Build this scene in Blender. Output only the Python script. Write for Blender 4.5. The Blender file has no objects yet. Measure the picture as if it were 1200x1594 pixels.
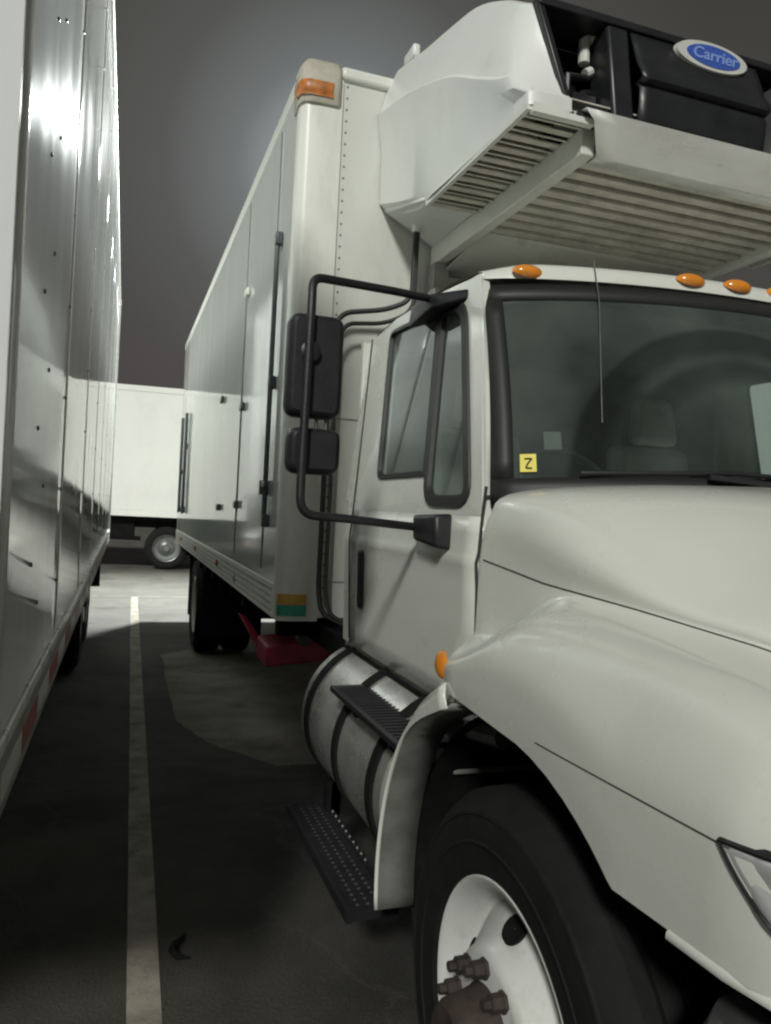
import bpy, math, random
from math import sin, cos, tan, pi, radians as rad, atan2, sqrt
from mathutils import Vector, Matrix
from mathutils.geometry import tessellate_polygon
random.seed(7)
scene = bpy.context.scene
COL = scene.collection

# ------------------------------------------------------------------ camera
YAW, ROLL, PITCH, CAMZ = rad(18.95), rad(2.9), rad(-0.005), 1.6
cam_d = bpy.data.cameras.new('camera'); cam = bpy.data.objects.new('camera', cam_d); COL.objects.link(cam)
fw = Vector((sin(YAW)*cos(PITCH), cos(YAW)*cos(PITCH), sin(PITCH)))
r0 = Vector((cos(YAW), -sin(YAW), 0)); u0 = r0.cross(fw)
rx = r0*cos(ROLL) + u0*sin(ROLL); ux = -r0*sin(ROLL) + u0*cos(ROLL)
M = Matrix((rx, ux, -fw)).transposed().to_4x4(); M.translation = Vector((0, 0, CAMZ))
cam.matrix_world = M
cam_d.sensor_fit = 'VERTICAL'; cam_d.sensor_height = 36.0; cam_d.lens = 36.0*1200/1594
cam_d.clip_start = 0.02; cam_d.clip_end = 400
scene.camera = cam

# ------------------------------------------------------------------ night sky, lights
LAMP = Vector((4.3, 17.0, 9.2))
world = bpy.data.worlds.new('World'); scene.world = world; world.use_nodes = True
wn = world.node_tree.nodes; wl = world.node_tree.links
bg = wn['Background']; bg.inputs['Strength'].default_value = 1.0
tc = wn.new('ShaderNodeTexCoord')
ldir = (LAMP - Vector((0, 0, CAMZ))).normalized()
dot = wn.new('ShaderNodeVectorMath'); dot.operation = 'DOT_PRODUCT'
nrm = wn.new('ShaderNodeVectorMath'); nrm.operation = 'NORMALIZE'
wl.new(tc.outputs['Generated'], nrm.inputs[0]); wl.new(nrm.outputs[0], dot.inputs[0])
dot.inputs[1].default_value = ldir
acs = wn.new('ShaderNodeMath'); acs.operation = 'ARCCOSINE'; acs.use_clamp = False
wl.new(dot.outputs['Value'], acs.inputs[0])
glow = wn.new('ShaderNodeValToRGB')          # lamp glow spread through the damp night air
div = wn.new('ShaderNodeMath'); div.operation = 'DIVIDE'; div.inputs[1].default_value = 0.42
wl.new(acs.outputs[0], div.inputs[0]); wl.new(div.outputs[0], glow.inputs[0])
el = glow.color_ramp.elements
el[0].position = 0.0; el[0].color = (0.32, 0.37, 0.385, 1)
el[1].position = 1.0; el[1].color = (0, 0, 0, 1)
for p, c in ((0.13, (0.24, 0.278, 0.29, 1)), (0.28, (0.098, 0.112, 0.116, 1)), (0.48, (0.032, 0.036, 0.036, 1)), (0.72, (0.010, 0.011, 0.011, 1))):
    e = el.new(p); e.color = c
sep = wn.new('ShaderNodeSeparateXYZ'); wl.new(nrm.outputs[0], sep.inputs[0])
grad = wn.new('ShaderNodeValToRGB'); wl.new(sep.outputs['Z'], grad.inputs[0])
ge = grad.color_ramp.elements
ge[0].position = 0.0; ge[0].color = (0.066, 0.056, 0.056, 1)
ge[1].position = 0.75; ge[1].color = (0.046, 0.044, 0.039, 1)
e = ge.new(0.3); e.color = (0.060, 0.057, 0.053, 1)
nz = wn.new('ShaderNodeTexNoise'); nz.inputs['Scale'].default_value = 1.6; nz.inputs['Detail'].default_value = 3
wl.new(nrm.outputs[0], nz.inputs['Vector'])
nzr = wn.new('ShaderNodeMapRange'); nzr.inputs[1].default_value = .3; nzr.inputs[2].default_value = .7
nzr.inputs[3].default_value = .85; nzr.inputs[4].default_value = 1.12
wl.new(nz.outputs['Fac'], nzr.inputs[0])
mulc = wn.new('ShaderNodeVectorMath'); mulc.operation = 'SCALE'
wl.new(grad.outputs[0], mulc.inputs[0]); wl.new(nzr.outputs[0], mulc.inputs['Scale'])
addc = wn.new('ShaderNodeVectorMath'); addc.operation = 'ADD'
wl.new(mulc.outputs[0], addc.inputs[0]); wl.new(glow.outputs[0], addc.inputs[1])
wl.new(addc.outputs[0], bg.inputs['Color'])

def aim(o, d): o.rotation_euler = Vector(d).to_track_quat('-Z', 'Y').to_euler()
sd = bpy.data.lights.new('lot_key_light', 'SUN'); sun = bpy.data.objects.new('lot_key_light', sd); COL.objects.link(sun)
sd.energy = 2.45; sd.angle = rad(7); sd.color = (0.99, 1.0, 0.94)
SAZ, SEL = rad(28), rad(33)          # light travels towards +Y and a little towards +X
aim(sun, (sin(SAZ)*cos(SEL), cos(SAZ)*cos(SEL), -sin(SEL)))
ld = bpy.data.lights.new('pole_lamp_light', 'SPOT'); lamp = bpy.data.objects.new('pole_lamp_light', ld); COL.objects.link(lamp)
ld.energy = 17000; ld.color = (0.95, 1.0, 0.97); ld.shadow_soft_size = 0.55; ld.spot_size = rad(125); ld.spot_blend = 0.75
lamp.location = LAMP; aim(lamp, (-.26, -.80, -.54))     # lamp head tilted towards the parked trucks

vs = scene.view_settings
vs.view_transform = 'Standard'; vs.look = 'None'; vs.exposure = 0; vs.gamma = 1
try: vs.use_curve_mapping = False
except Exception: pass

# ------------------------------------------------------------------ materials
def mat(name, base=(.8, .8, .8), rough=.5, metal=0., spec=.5, var=.0, vscale=3., bump=0., bscale=(40, 40, 40), coat=0., emit=None,
        stretch=(1, 1, 1), dirt=None, dirt_amt=0., dscale=4., rvar=0.):
    m = bpy.data.materials.new(name); m.use_nodes = True
    n = m.node_tree.nodes; l = m.node_tree.links; b = n['Principled BSDF']
    b.inputs['Base Color'].default_value = (*base, 1); b.inputs['Roughness'].default_value = rough
    b.inputs['Metallic'].default_value = metal; b.inputs['Specular IOR Level'].default_value = spec
    b.inputs['Coat Weight'].default_value = coat; b.inputs['Coat Roughness'].default_value = .08
    if emit:
        b.inputs['Emission Color'].default_value = (*emit[0], 1); b.inputs['Emission Strength'].default_value = emit[1]
    g = n.new('ShaderNodeTexCoord')
    mp = n.new('ShaderNodeMapping'); mp.inputs['Scale'].default_value = stretch
    l.new(g.outputs['Object'], mp.inputs[0])
    col = None
    if var or rvar:
        t = n.new('ShaderNodeTexNoise'); t.inputs['Scale'].default_value = vscale; t.inputs['Detail'].default_value = 6
        t.inputs['Roughness'].default_value = .6
        l.new(mp.outputs[0], t.inputs['Vector'])
        if var:
            r = n.new('ShaderNodeValToRGB')
            r.color_ramp.elements[0].position = .3; r.color_ramp.elements[1].position = .7
            r.color_ramp.elements[0].color = (*[c*(1-var) for c in base], 1); r.color_ramp.elements[1].color = (*[min(1, c*(1+var)) for c in base], 1)
            l.new(t.outputs['Fac'], r.inputs[0]); col = r.outputs[0]
        if rvar:
            q = n.new('ShaderNodeMapRange'); q.inputs[1].default_value = .3; q.inputs[2].default_value = .7
            q.inputs[3].default_value = max(.02, rough-rvar); q.inputs[4].default_value = min(1, rough+rvar)
            l.new(t.outputs['Fac'], q.inputs[0]); l.new(q.outputs[0], b.inputs['Roughness'])
    if dirt:
        t = n.new('ShaderNodeTexNoise'); t.inputs['Scale'].default_value = dscale; t.inputs['Detail'].default_value = 5
        t.inputs['Roughness'].default_value = .7
        l.new(mp.outputs[0], t.inputs['Vector'])
        q = n.new('ShaderNodeMapRange'); q.inputs[1].default_value = .52; q.inputs[2].default_value = .78
        q.inputs[3].default_value = 0; q.inputs[4].default_value = dirt_amt
        l.new(t.outputs['Fac'], q.inputs[0])
        mx = n.new('ShaderNodeMix'); mx.data_type = 'RGBA'
        l.new(q.outputs[0], mx.inputs['Factor'])
        if col: l.new(col, mx.inputs['A'])
        else: mx.inputs['A'].default_value = (*base, 1)
        mx.inputs['B'].default_value = (*dirt, 1); col = mx.outputs['Result']
    if col: l.new(col, b.inputs['Base Color'])
    if bump:
        m2 = n.new('ShaderNodeMapping'); m2.inputs['Scale'].default_value = bscale; l.new(g.outputs['Object'], m2.inputs[0])
        t = n.new('ShaderNodeTexNoise'); t.inputs['Scale'].default_value = 1; t.inputs['Detail'].default_value = 3
        l.new(m2.outputs[0], t.inputs['Vector'])
        bm = n.new('ShaderNodeBump'); bm.inputs['Strength'].default_value = 1; bm.inputs['Distance'].default_value = bump
        l.new(t.outputs['Fac'], bm.inputs['Height']); l.new(bm.outputs[0], b.inputs['Normal'])
    return m

def glass(name, tint, rough=.0, boost=1.6, haze=0., hazecol=(.3, .34, .32), swept=None):
    m = bpy.data.materials.new(name); m.use_nodes = True
    n = m.node_tree.nodes; l = m.node_tree.links
    for x in list(n):
        if x.type != 'OUTPUT_MATERIAL': n.remove(x)
    out = [x for x in n if x.type == 'OUTPUT_MATERIAL'][0]
    tr = n.new('ShaderNodeBsdfTransparent'); tr.inputs[0].default_value = (*tint, 1)
    gl = n.new('ShaderNodeBsdfGlossy'); gl.inputs['Roughness'].default_value = rough; gl.inputs[0].default_value = (1, 1, 1, 1)
    ge_ = n.new('ShaderNodeNewGeometry'); dt = n.new('ShaderNodeVectorMath'); dt.operation = 'DOT_PRODUCT'
    l.new(ge_.outputs['Normal'], dt.inputs[0]); l.new(ge_.outputs['Incoming'], dt.inputs[1])
    def mth(op, a, b_):
        x = n.new('ShaderNodeMath'); x.operation = op
        for i, v in enumerate((a, b_)):
            if v is None: continue
            if isinstance(v, (int, float)): x.inputs[i].default_value = v
            else: l.new(v, x.inputs[i])
        return x.outputs[0]
    ab = mth('ABSOLUTE', dt.outputs['Value'], None)
    sch = mth('ADD', mth('MULTIPLY', mth('POWER', mth('SUBTRACT', 1.0, ab), 5.0), .96), .04)     # thin pane, both faces reflect
    mu = n.new('ShaderNodeMath'); mu.operation = 'MULTIPLY'; mu.inputs[1].default_value = boost; mu.use_clamp = True
    l.new(sch, mu.inputs[0])
    base = tr.outputs[0]
    if haze:      # thin film of road grime on the pane
        df = n.new('ShaderNodeBsdfDiffuse'); df.inputs[0].default_value = (*hazecol, 1)
        t = n.new('ShaderNodeTexNoise'); t.inputs['Scale'].default_value = 2.2; t.inputs['Detail'].default_value = 7
        g = n.new('ShaderNodeTexCoord'); l.new(g.outputs['Object'], t.inputs['Vector'])
        q = n.new('ShaderNodeMapRange'); q.inputs[1].default_value = .35; q.inputs[2].default_value = .75
        q.inputs[3].default_value = haze*.25; q.inputs[4].default_value = haze
        l.new(t.outputs['Fac'], q.inputs[0])
        fac = q.outputs[0]
        if swept:      # clean fan left by the wiper, dirtier film outside it, faint smears inside
            px, R_ = swept
            vd = n.new('ShaderNodeVectorMath'); vd.operation = 'DISTANCE'; l.new(g.outputs['Object'], vd.inputs[0]); vd.inputs[1].default_value = px
            rp = n.new('ShaderNodeValToRGB'); mr = n.new('ShaderNodeMath'); mr.operation = 'DIVIDE'; mr.inputs[1].default_value = R_*1.25
            l.new(vd.outputs['Value'], mr.inputs[0]); l.new(mr.outputs[0], rp.inputs[0]); e = rp.color_ramp.elements
            e[0].position = 0; e[0].color = (.75,)*3+(1,); e[1].position = 1; e[1].color = (1.05,)*3+(1,)
            for p_, c_ in ((.40, .8), (.50, 1.15), (.55, .7), (.60, .6), (.64, .95), (.69, .5), (.775, .45), (.80, 1.1)):
                k_ = e.new(p_); k_.color = (c_, c_, c_, 1)
            mm = n.new('ShaderNodeMath'); mm.operation = 'MULTIPLY'; l.new(fac, mm.inputs[0]); l.new(rp.outputs[0], mm.inputs[1]); fac = mm.outputs[0]
        m1 = n.new('ShaderNodeMixShader'); l.new(fac, m1.inputs[0]); l.new(tr.outputs[0], m1.inputs[1]); l.new(df.outputs[0], m1.inputs[2])
        base = m1.outputs[0]
    mx = n.new('ShaderNodeMixShader'); l.new(mu.outputs[0], mx.inputs[0]); l.new(base, mx.inputs[1]); l.new(gl.outputs[0], mx.inputs[2])
    l.new(mx.outputs[0], out.inputs[0])
    return m

PAINT = mat('white_cab_paint', (.68, .69, .63), .28, var=.03, vscale=2, coat=.6, dirt=(.46, .44, .37), dirt_amt=.18, dscale=1.3, rvar=.06)
SHELL = mat('white_moulded_shell', (.76, .77, .74), .38, var=.03, dirt=(.5, .5, .46), dirt_amt=.25, dscale=5)
BOXFRONT = mat('white_box_front', (.60, .61, .56), .42, var=.04, dirt=(.40, .38, .32), dirt_amt=.35, dscale=3.5, stretch=(1.5, 1.5, .5))
BOXSIDE = mat('white_box_side', (.66, .68, .65), .08, var=.05, dirt=(.38, .36, .30), dirt_amt=.35, dscale=3, stretch=(1, 1.5, .35), bump=.0010, bscale=(1, 3.2, .25), rvar=.03)
POST = mat('white_corner_post', (.72, .73, .67), .35, var=.03, dirt=(.42, .4, .33), dirt_amt=.4, dscale=5, stretch=(1, 1, .3))
CAPM = mat('weathered_cap', (.46, .43, .36), .6, var=.15, vscale=9, dirt=(.25, .2, .14), dirt_amt=.6, dscale=8)
TRAILNEAR = mat('white_trailer_panel', (.80, .82, .81), .11, var=.05, vscale=3, bump=.0003, bscale=(1, 5, .22), dirt=(.4, .4, .36), dirt_amt=.3, dscale=4, stretch=(1, 1, .3), rvar=.03)
TRAILFAR = mat('bare_metal_trailer_panel', (.78, .80, .78), .08, metal=.0, var=.06, vscale=4, bump=.0006, bscale=(1, 3.0, .3), dirt=(.3, .3, .27), dirt_amt=.3, dscale=4, stretch=(1, 1, .3), rvar=.03)
ALU = mat('worn_aluminium', (.78, .78, .74), .30, metal=.15, var=.12, vscale=6, dirt=(.45, .42, .35), dirt_amt=.45, dscale=4, stretch=(.4, 1, 1), bump=.001, bscale=(3, 30, 30), rvar=.1)
RAILM = mat('dull_rail_metal', (.42, .42, .39), .42, metal=.6, var=.2, vscale=7, dirt=(.12, .11, .09), dirt_amt=.7, dscale=6)
TANK = mat('brushed_tank_aluminium', (.66, .66, .63), .28, metal=.75, var=.10, vscale=5, dirt=(.30, .28, .24), dirt_amt=.4, dscale=6, bump=.0006, bscale=(60, 4, 60), rvar=.06)
BLACK = mat('black_plastic', (.014, .014, .016), .45, var=.3, vscale=12, bump=.0008, bscale=(150, 150, 150))
BLACKG = mat('black_grille_plastic', (.018, .019, .021), .38, var=.3, vscale=8)
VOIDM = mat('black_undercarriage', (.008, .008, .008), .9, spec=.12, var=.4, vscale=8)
RUBBER = mat('tyre_rubber', (.009, .009, .009), .8, spec=.25, var=.3, vscale=14, bump=.001, bscale=(60, 60, 60))
GASKET = mat('rubber_gasket', (.018, .018, .018), .55)
RIM = mat('white_wheel_paint', (.60, .61, .58), .38, var=.05, dirt=(.2, .17, .12), dirt_amt=.45, dscale=8)
RUST = mat('rusty_iron', (.038, .027, .021), .75, var=.5, vscale=20, bump=.002, bscale=(60, 60, 60))
AMBER = mat('amber_lens', (.74, .25, .025), .25, coat=.6, var=.12, vscale=20)
AMBERD = mat('aged_amber_lens', (.42, .14, .03), .4, var=.4, vscale=25)
REDM = mat('red_painted_steel', (.40, .03, .058), .5, var=.3, vscale=9)
REDT = mat('red_reflective_tape', (.33, .09, .08), .4, var=.2, vscale=12)
WHT = mat('white_reflective_tape', (.62, .62, .58), .4, var=.1, vscale=12)
YEL = mat('yellow_label', (.72, .62, .06), .5, var=.06, vscale=25)
ORG = mat('orange_label', (.60, .34, .06), .5, var=.1, vscale=14)
GRN = mat('green_label', (.03, .32, .23), .5, var=.1, vscale=14)
LOGOW = mat('badge_white', (.55, .56, .52), .4, var=.06, vscale=20)
LOGOB = mat('badge_blue', (.045, .10, .40), .4, var=.15, vscale=30)
LOGOL = mat('badge_lettering', (.22, .32, .66), .4)
PAN = mat('painted_drip_pan', (.70, .69, .62), .5, var=.08, vscale=5, dirt=(.25, .22, .17), dirt_amt=.6, dscale=5)
SLAT = mat('dusty_louver_metal', (.60, .575, .50), .5, metal=.0, var=.2, vscale=7, dirt=(.2, .17, .12), dirt_amt=.6, dscale=8)
SEAT = mat('grey_seat_cloth', (.75, .76, .74), .85, var=.1, vscale=14)
DASH = mat('dark_dashboard', (.05, .052, .052), .6, var=.15, vscale=10)
CABIN = mat('cab_lining', (.20, .205, .20), .8, var=.1, vscale=6)
CHROME = mat('lamp_reflector', (.75, .76, .76), .12, metal=1.)
STRAP = mat('black_rubber_strap', (.006, .006, .006), .8, spec=.2)
BUMP = mat('grey_bumper_plastic', (.055, .055, .056), .45, var=.15, vscale=9)
LAMPE = mat('lit_lamp_lens', (.8, .8, .8), .4, emit=((.95, 1.0, .97), 25))
GAPM = mat('hairline_gap', (.055, .055, .048), .8)
SEAMM = mat('panel_gap', (.02, .02, .02), .7)
GREYP = mat('grey_hardware', (.18, .19, .18), .4, metal=.5, var=.2, vscale=12)
PIPE = mat('grey_rod', (.11, .12, .12), .4, metal=.4, var=.2, vscale=10)
LAMPI = mat('lamp_bowl', (.72, .73, .73), .3, metal=.5, var=.15, vscale=14)
LINER = mat('shaded_grimy_liner', (.13, .128, .118), .8, var=.3, vscale=9)  # inner face of the white guard, shade and grime both put into the grey
PAPER = mat('paper_notice', (.13, .14, .13), .7)
GL_WIND = glass('windscreen_glass', (.74, .82, .79), boost=1.6, haze=.27, hazecol=(.30, .37, .34), swept=((-.25, .25, 1.66), .62))
GL_SIDE = glass('door_glass', (.46, .52, .50), rough=.03, boost=1.2, haze=.14)
GL_LENS = glass('lamp_lens', (.92, .93, .93), boost=1.2)
FARW = mat('white_far_trailer', (.80, .81, .77), .4, var=.03, vscale=1, dirt=(.5, .48, .42), dirt_amt=.25, dscale=1.5, bump=.003, bscale=(2.5, 2.5, .3))

def asphalt():
    m = bpy.data.materials.new('worn_asphalt'); m.use_nodes = True
    n = m.node_tree.nodes; l = m.node_tree.links; b = n['Principled BSDF']
    b.inputs['Roughness'].default_value = .75
    g = n.new('ShaderNodeTexCoord')
    def noise(s, d=6, r=.6, dist=0.):
        t = n.new('ShaderNodeTexNoise'); t.inputs['Scale'].default_value = s; t.inputs['Detail'].default_value = d
        t.inputs['Roughness'].default_value = r; t.inputs['Distortion'].default_value = dist
        l.new(g.outputs['Object'], t.inputs['Vector']); return t
    def ramp(src, a, b_):
        r = n.new('ShaderNodeValToRGB'); e = r.color_ramp.elements
        e[0].position, e[0].color = a[0], (*a[1], 1); e[1].position, e[1].color = b_[0], (*b_[1], 1)
        l.new(src, r.inputs[0]); return r
    big = ramp(noise(.55, 6, .65, .4).outputs['Fac'], (.38, (.014, .013, .012)), (.64, (.085, .078, .064)))
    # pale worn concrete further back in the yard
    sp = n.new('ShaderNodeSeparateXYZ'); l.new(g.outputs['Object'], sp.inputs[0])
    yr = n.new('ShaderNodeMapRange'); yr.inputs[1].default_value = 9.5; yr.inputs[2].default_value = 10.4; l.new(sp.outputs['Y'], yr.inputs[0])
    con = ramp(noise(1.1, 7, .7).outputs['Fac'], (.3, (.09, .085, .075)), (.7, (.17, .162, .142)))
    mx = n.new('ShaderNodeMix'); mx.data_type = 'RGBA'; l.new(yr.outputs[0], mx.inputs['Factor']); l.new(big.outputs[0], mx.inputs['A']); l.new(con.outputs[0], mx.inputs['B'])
    # oil stains
    oil = n.new('ShaderNodeMapRange'); oil.inputs[1].default_value = .56; oil.inputs[2].default_value = .72; oil.inputs[3].default_value = 0; oil.inputs[4].default_value = .75
    l.new(noise(1.3, 5, .6, .8).outputs['Fac'], oil.inputs[0])
    m2 = n.new('ShaderNodeMix'); m2.data_type = 'RGBA'; l.new(oil.outputs[0], m2.inputs['Factor']); l.new(mx.outputs['Result'], m2.inputs['A']); m2.inputs['B'].default_value = (.018, .017, .016, 1)
    # aggregate specks
    sk = n.new('ShaderNodeMapRange'); sk.inputs[1].default_value = .62; sk.inputs[2].default_value = .72; sk.inputs[3].default_value = 0; sk.inputs[4].default_value = .35
    ns = noise(110, 3, .6); l.new(ns.outputs['Fac'], sk.inputs[0])
    m3 = n.new('ShaderNodeMix'); m3.data_type = 'RGBA'; l.new(sk.outputs[0], m3.inputs['Factor']); l.new(m2.outputs['Result'], m3.inputs['A']); m3.inputs['B'].default_value = (.16, .15, .13, 1)
    # pale scuff lines and sealed cracks
    vo = n.new('ShaderNodeTexVoronoi'); vo.feature = 'DISTANCE_TO_EDGE'; vo.inputs['Scale'].default_value = .55
    dn = noise(1.4, 5, .6); av = n.new('ShaderNodeVectorMath'); av.operation = 'ADD'
    l.new(g.outputs['Object'], av.inputs[0])
    sc = n.new('ShaderNodeVectorMath'); sc.operation = 'SCALE'; sc.inputs['Scale'].default_value = 1.1
    l.new(dn.outputs['Color'], sc.inputs[0]); l.new(sc.outputs[0], av.inputs[1]); l.new(av.outputs[0], vo.inputs['Vector'])
    ck = n.new('ShaderNodeMapRange'); ck.inputs[1].default_value = .004; ck.inputs[2].default_value = .016; ck.inputs[3].default_value = .16; ck.inputs[4].default_value = 0
    l.new(vo.outputs['Distance'], ck.inputs[0])
    m4 = n.new('ShaderNodeMix'); m4.data_type = 'RGBA'; l.new(ck.outputs[0], m4.inputs['Factor']); l.new(m3.outputs['Result'], m4.inputs['A']); m4.inputs['B'].default_value = (.13, .12, .105, 1)
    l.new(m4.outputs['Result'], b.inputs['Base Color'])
    rr = n.new('ShaderNodeMapRange'); rr.inputs[3].default_value = .55; rr.inputs[4].default_value = .9; l.new(noise(2.5).outputs['Fac'], rr.inputs[0]); l.new(rr.outputs[0], b.inputs['Roughness'])
    bm = n.new('ShaderNodeBump'); bm.inputs['Distance'].default_value = .012; l.new(noise(70, 4, .7).outputs['Fac'], bm.inputs['Height']); l.new(bm.outputs[0], b.inputs['Normal'])
    return m
ASPH = asphalt()

def linepaint():
    m = mat('worn_line_paint', (.31, .285, .235), .75, var=.4, vscale=5, bump=.003, bscale=(80, 80, 80), dirt=(.04, .038, .034), dirt_amt=1.0, dscale=3.5)
    return m
LINE = linepaint()

# ------------------------------------------------------------------ mesh helpers
class MB:
    def __init__(s): s.v = []; s.f = []
    def add(s, vs_, fs):
        k = len(s.v); s.v += [Vector(p) for p in vs_]; s.f += [tuple(i+k for i in f) for f in fs]; return s
    def box(s, x0, x1, y0, y1, z0, z1):
        return s.add([(x0, y0, z0), (x1, y0, z0), (x1, y1, z0), (x0, y1, z0), (x0, y0, z1), (x1, y0, z1), (x1, y1, z1), (x0, y1, z1)],
                     [(0, 3, 2, 1), (4, 5, 6, 7), (0, 1, 5, 4), (1, 2, 6, 5), (2, 3, 7, 6), (3, 0, 4, 7)])
    def hexa(s, p):  # 8 points: bottom ring, top ring
        return s.add(p, [(0, 3, 2, 1), (4, 5, 6, 7), (0, 1, 5, 4), (1, 2, 6, 5), (2, 3, 7, 6), (3, 0, 4, 7)])
    def grid(s, rows, close=False):
        R, Cn = len(rows), len(rows[0]); vs_ = [p for r in rows for p in r]; fs = []
        for i in range(R-1):
            for j in range(Cn if close else Cn-1):
                j2 = (j+1) % Cn; fs.append((i*Cn+j, i*Cn+j2, (i+1)*Cn+j2, (i+1)*Cn+j))
        return s.add(vs_, fs)
    def tube(s, pts, r, n=10, cap=True):
        pts = [Vector(p) for p in pts]; rows = []; prev = None
        for i, p in enumerate(pts):
            t = (pts[min(i+1, len(pts)-1)] - pts[max(i-1, 0)]).normalized()
            if prev is None:
                a = Vector((0, 0, 1)) if abs(t.z) < .9 else Vector((1, 0, 0))
                prev = t.cross(a).normalized()
            prev = (prev - t*prev.dot(t)).normalized(); b = t.cross(prev)
            rr = r[i] if isinstance(r, (list, tuple)) else r
            rows.append([p + prev*rr*cos(2*pi*k/n) + b*rr*sin(2*pi*k/n) for k in range(n)])
        k0 = len(s.v); s.grid(rows, True)
        if cap:
            s.f.append(tuple(range(k0+n-1, k0-1, -1))); m = k0 + n*(len(pts)-1); s.f.append(tuple(range(m, m+n)))
        return s
    def lathe(s, prof, c, axis='X', n=48, sign=1):   # prof: (offset along axis, radius)
        c = Vector(c); rows = []
        for a, r in prof:
            row = []
            for k in range(n):
                t = 2*pi*k/n; u, w = r*cos(t), r*sin(t)*sign
                row.append(c + (Vector((a, u, w)) if axis == 'X' else Vector((w, a, u)) if axis == 'Y' else Vector((u, w, a))))
            rows.append(row)
        return s.grid(rows, True)
    def poly(s, loop, holes=(), f3=None):            # 2-D loops triangulated, mapped to 3-D by f3
        loops = [[Vector((a, b, 0)) for a, b in L] for L in (loop, *holes)]
        tris = tessellate_polygon(loops); flat = [p for L in loops for p in L]
        return s.add([f3(p.x, p.y) for p in flat], tris)
    def prism(s, loop, f3a, f3b):
        n = len(loop); a = [f3a(*p) for p in loop]; b = [f3b(*p) for p in loop]
        return s.add(a+b, [tuple(range(n-1, -1, -1)), tuple(range(n, 2*n))] + [(i, (i+1) % n, (i+1) % n+n, i+n) for i in range(n)])
    def build(s, name, m, parent=None, org=(0, 0, 0), bevel=0., seg=2, smooth=35, solid=0., label=None, kind=None):
        o3 = Vector(org); me = bpy.data.meshes.new(name)
        me.from_pydata([p-o3 for p in s.v], [], s.f); me.update()
        if smooth:
            for p in me.polygons: p.use_smooth = True
            me.set_sharp_from_angle(angle=rad(smooth))
        me.materials.append(m)
        o = bpy.data.objects.new(name, me); COL.objects.link(o)
        if parent: o.parent = parent
        if solid:
            x = o.modifiers.new('thickness', 'SOLIDIFY'); x.thickness = abs(solid); x.offset = -1 if solid > 0 else 1
        if bevel:
            x = o.modifiers.new('edge', 'BEVEL'); x.width = bevel; x.segments = seg; x.limit_method = 'ANGLE'; x.angle_limit = rad(40)
        if label: o['label'] = label
        if kind: o['kind'] = kind
        return o

def thing(name, label, cat, loc, group=None):
    o = bpy.data.objects.new(name, None); COL.objects.link(o); o.location = loc; o.empty_display_size = .3
    o['label'] = label; o['category'] = cat
    if group: o['group'] = group
    return o
def arc(pts, r, n=6):          # round the inner corners of a 3-D polyline
    pts = [Vector(p) for p in pts]; out = [pts[0]]
    for i in range(1, len(pts)-1):
        a, p, b = pts[i-1], pts[i], pts[i+1]
        d1, d2 = (a-p), (b-p); k = min(r, d1.length*.45, d2.length*.45)
        p1, p2 = p + d1.normalized()*k, p + d2.normalized()*k
        for j in range(n+1):
            t = j/n; out.append(p1*(1-t)**2 + p*2*t*(1-t) + p2*t*t)
    out.append(pts[-1]); return out
def rpoly(pts, r, n=5):        # round the corners of a closed 2-D polygon
    P = [Vector((*p, 0)) for p in pts]; out = []
    for i, p in enumerate(P):
        a, b = P[i-1], P[(i+1) % len(P)]; d1, d2 = a-p, b-p
        rr = r[i] if isinstance(r, (list, tuple)) else r
        k = min(rr, d1.length*.45, d2.length*.45); p1, p2 = p + d1.normalized()*k, p + d2.normalized()*k
        for j in range(n+1):
            t = j/n; q = p1*(1-t)**2 + p*2*t*(1-t) + p2*t*t; out.append((q.x, q.y))
    return out
def inset(loop, d):            # shrink a convex closed loop by d
    n = len(loop); area = sum(loop[i][0]*loop[(i+1) % n][1]-loop[(i+1) % n][0]*loop[i][1] for i in range(n)); s = 1 if area > 0 else -1
    out = []
    for i in range(n):
        a, p, b = Vector(loop[i-1]), Vector(loop[i]), Vector(loop[(i+1) % n])
        t = (b-a); t.normalize(); out.append((p.x - s*t.y*d, p.y + s*t.x*d))
    return out
def spline(P, t):              # Catmull-Rom through P, t in 0..1
    n = len(P)-1; x = min(max(t, 0), 1)*n; i = min(int(x), n-1); u = x-i
    p0, p1, p2, p3 = P[max(i-1, 0)], P[i], P[i+1], P[min(i+2, n)]
    return tuple(.5*((2*b)+(-a+c)*u+(2*a-5*b+4*c-d)*u*u+(-a+3*b-3*c+d)*u**3) for a, b, c, d in zip(p0, p1, p2, p3))
def lerp(a, b, t): return a+(b-a)*t
def sst(a, b, x):
    t = min(1, max(0, (x-a)/(b-a))); return t*t*(3-2*t)
def interp(x, tab):
    for (a, b), (c, d) in zip(tab, tab[1:]):
        if x <= c: return b+(d-b)*max(0, (x-a))/(c-a)
    return tab[-1][1]

# ------------------------------------------------------------------ setting
g = MB().grid([[(x, y, 0) for x in (-70, -4, 0, 4, 70)] for y in (-60, -3, 5, 15, 90)]).build('ground', ASPH, smooth=0, kind='structure')
g['label'] = 'dark stained asphalt of the truck yard, paler further back'
def line(x0, y0, x1, y1, w, name='parking_line', label=''):
    d = Vector((x1-x0, y1-y0, 0)).normalized(); nrm_ = Vector((-d.y, d.x, 0))*w/2; N = 24; rows = []
    for i in range(N+1):
        p = Vector((lerp(x0, x1, i/N), lerp(y0, y1, i/N), .004)); j = random.uniform(-.004, .004)
        rows.append([p+nrm_*(1+j/w), p-nrm_*(1-j/w)])
    o = MB().grid(rows).build(name, LINE, smooth=0, kind='structure'); o['label'] = label
line(.115, .2, .278, 13.2, .105, label='long faded parking line painted between the two rows of trucks')
line(-9, 13.28, 9, 13.32, .07, label='thin faded line painted across the far end of the parking bays')

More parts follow.
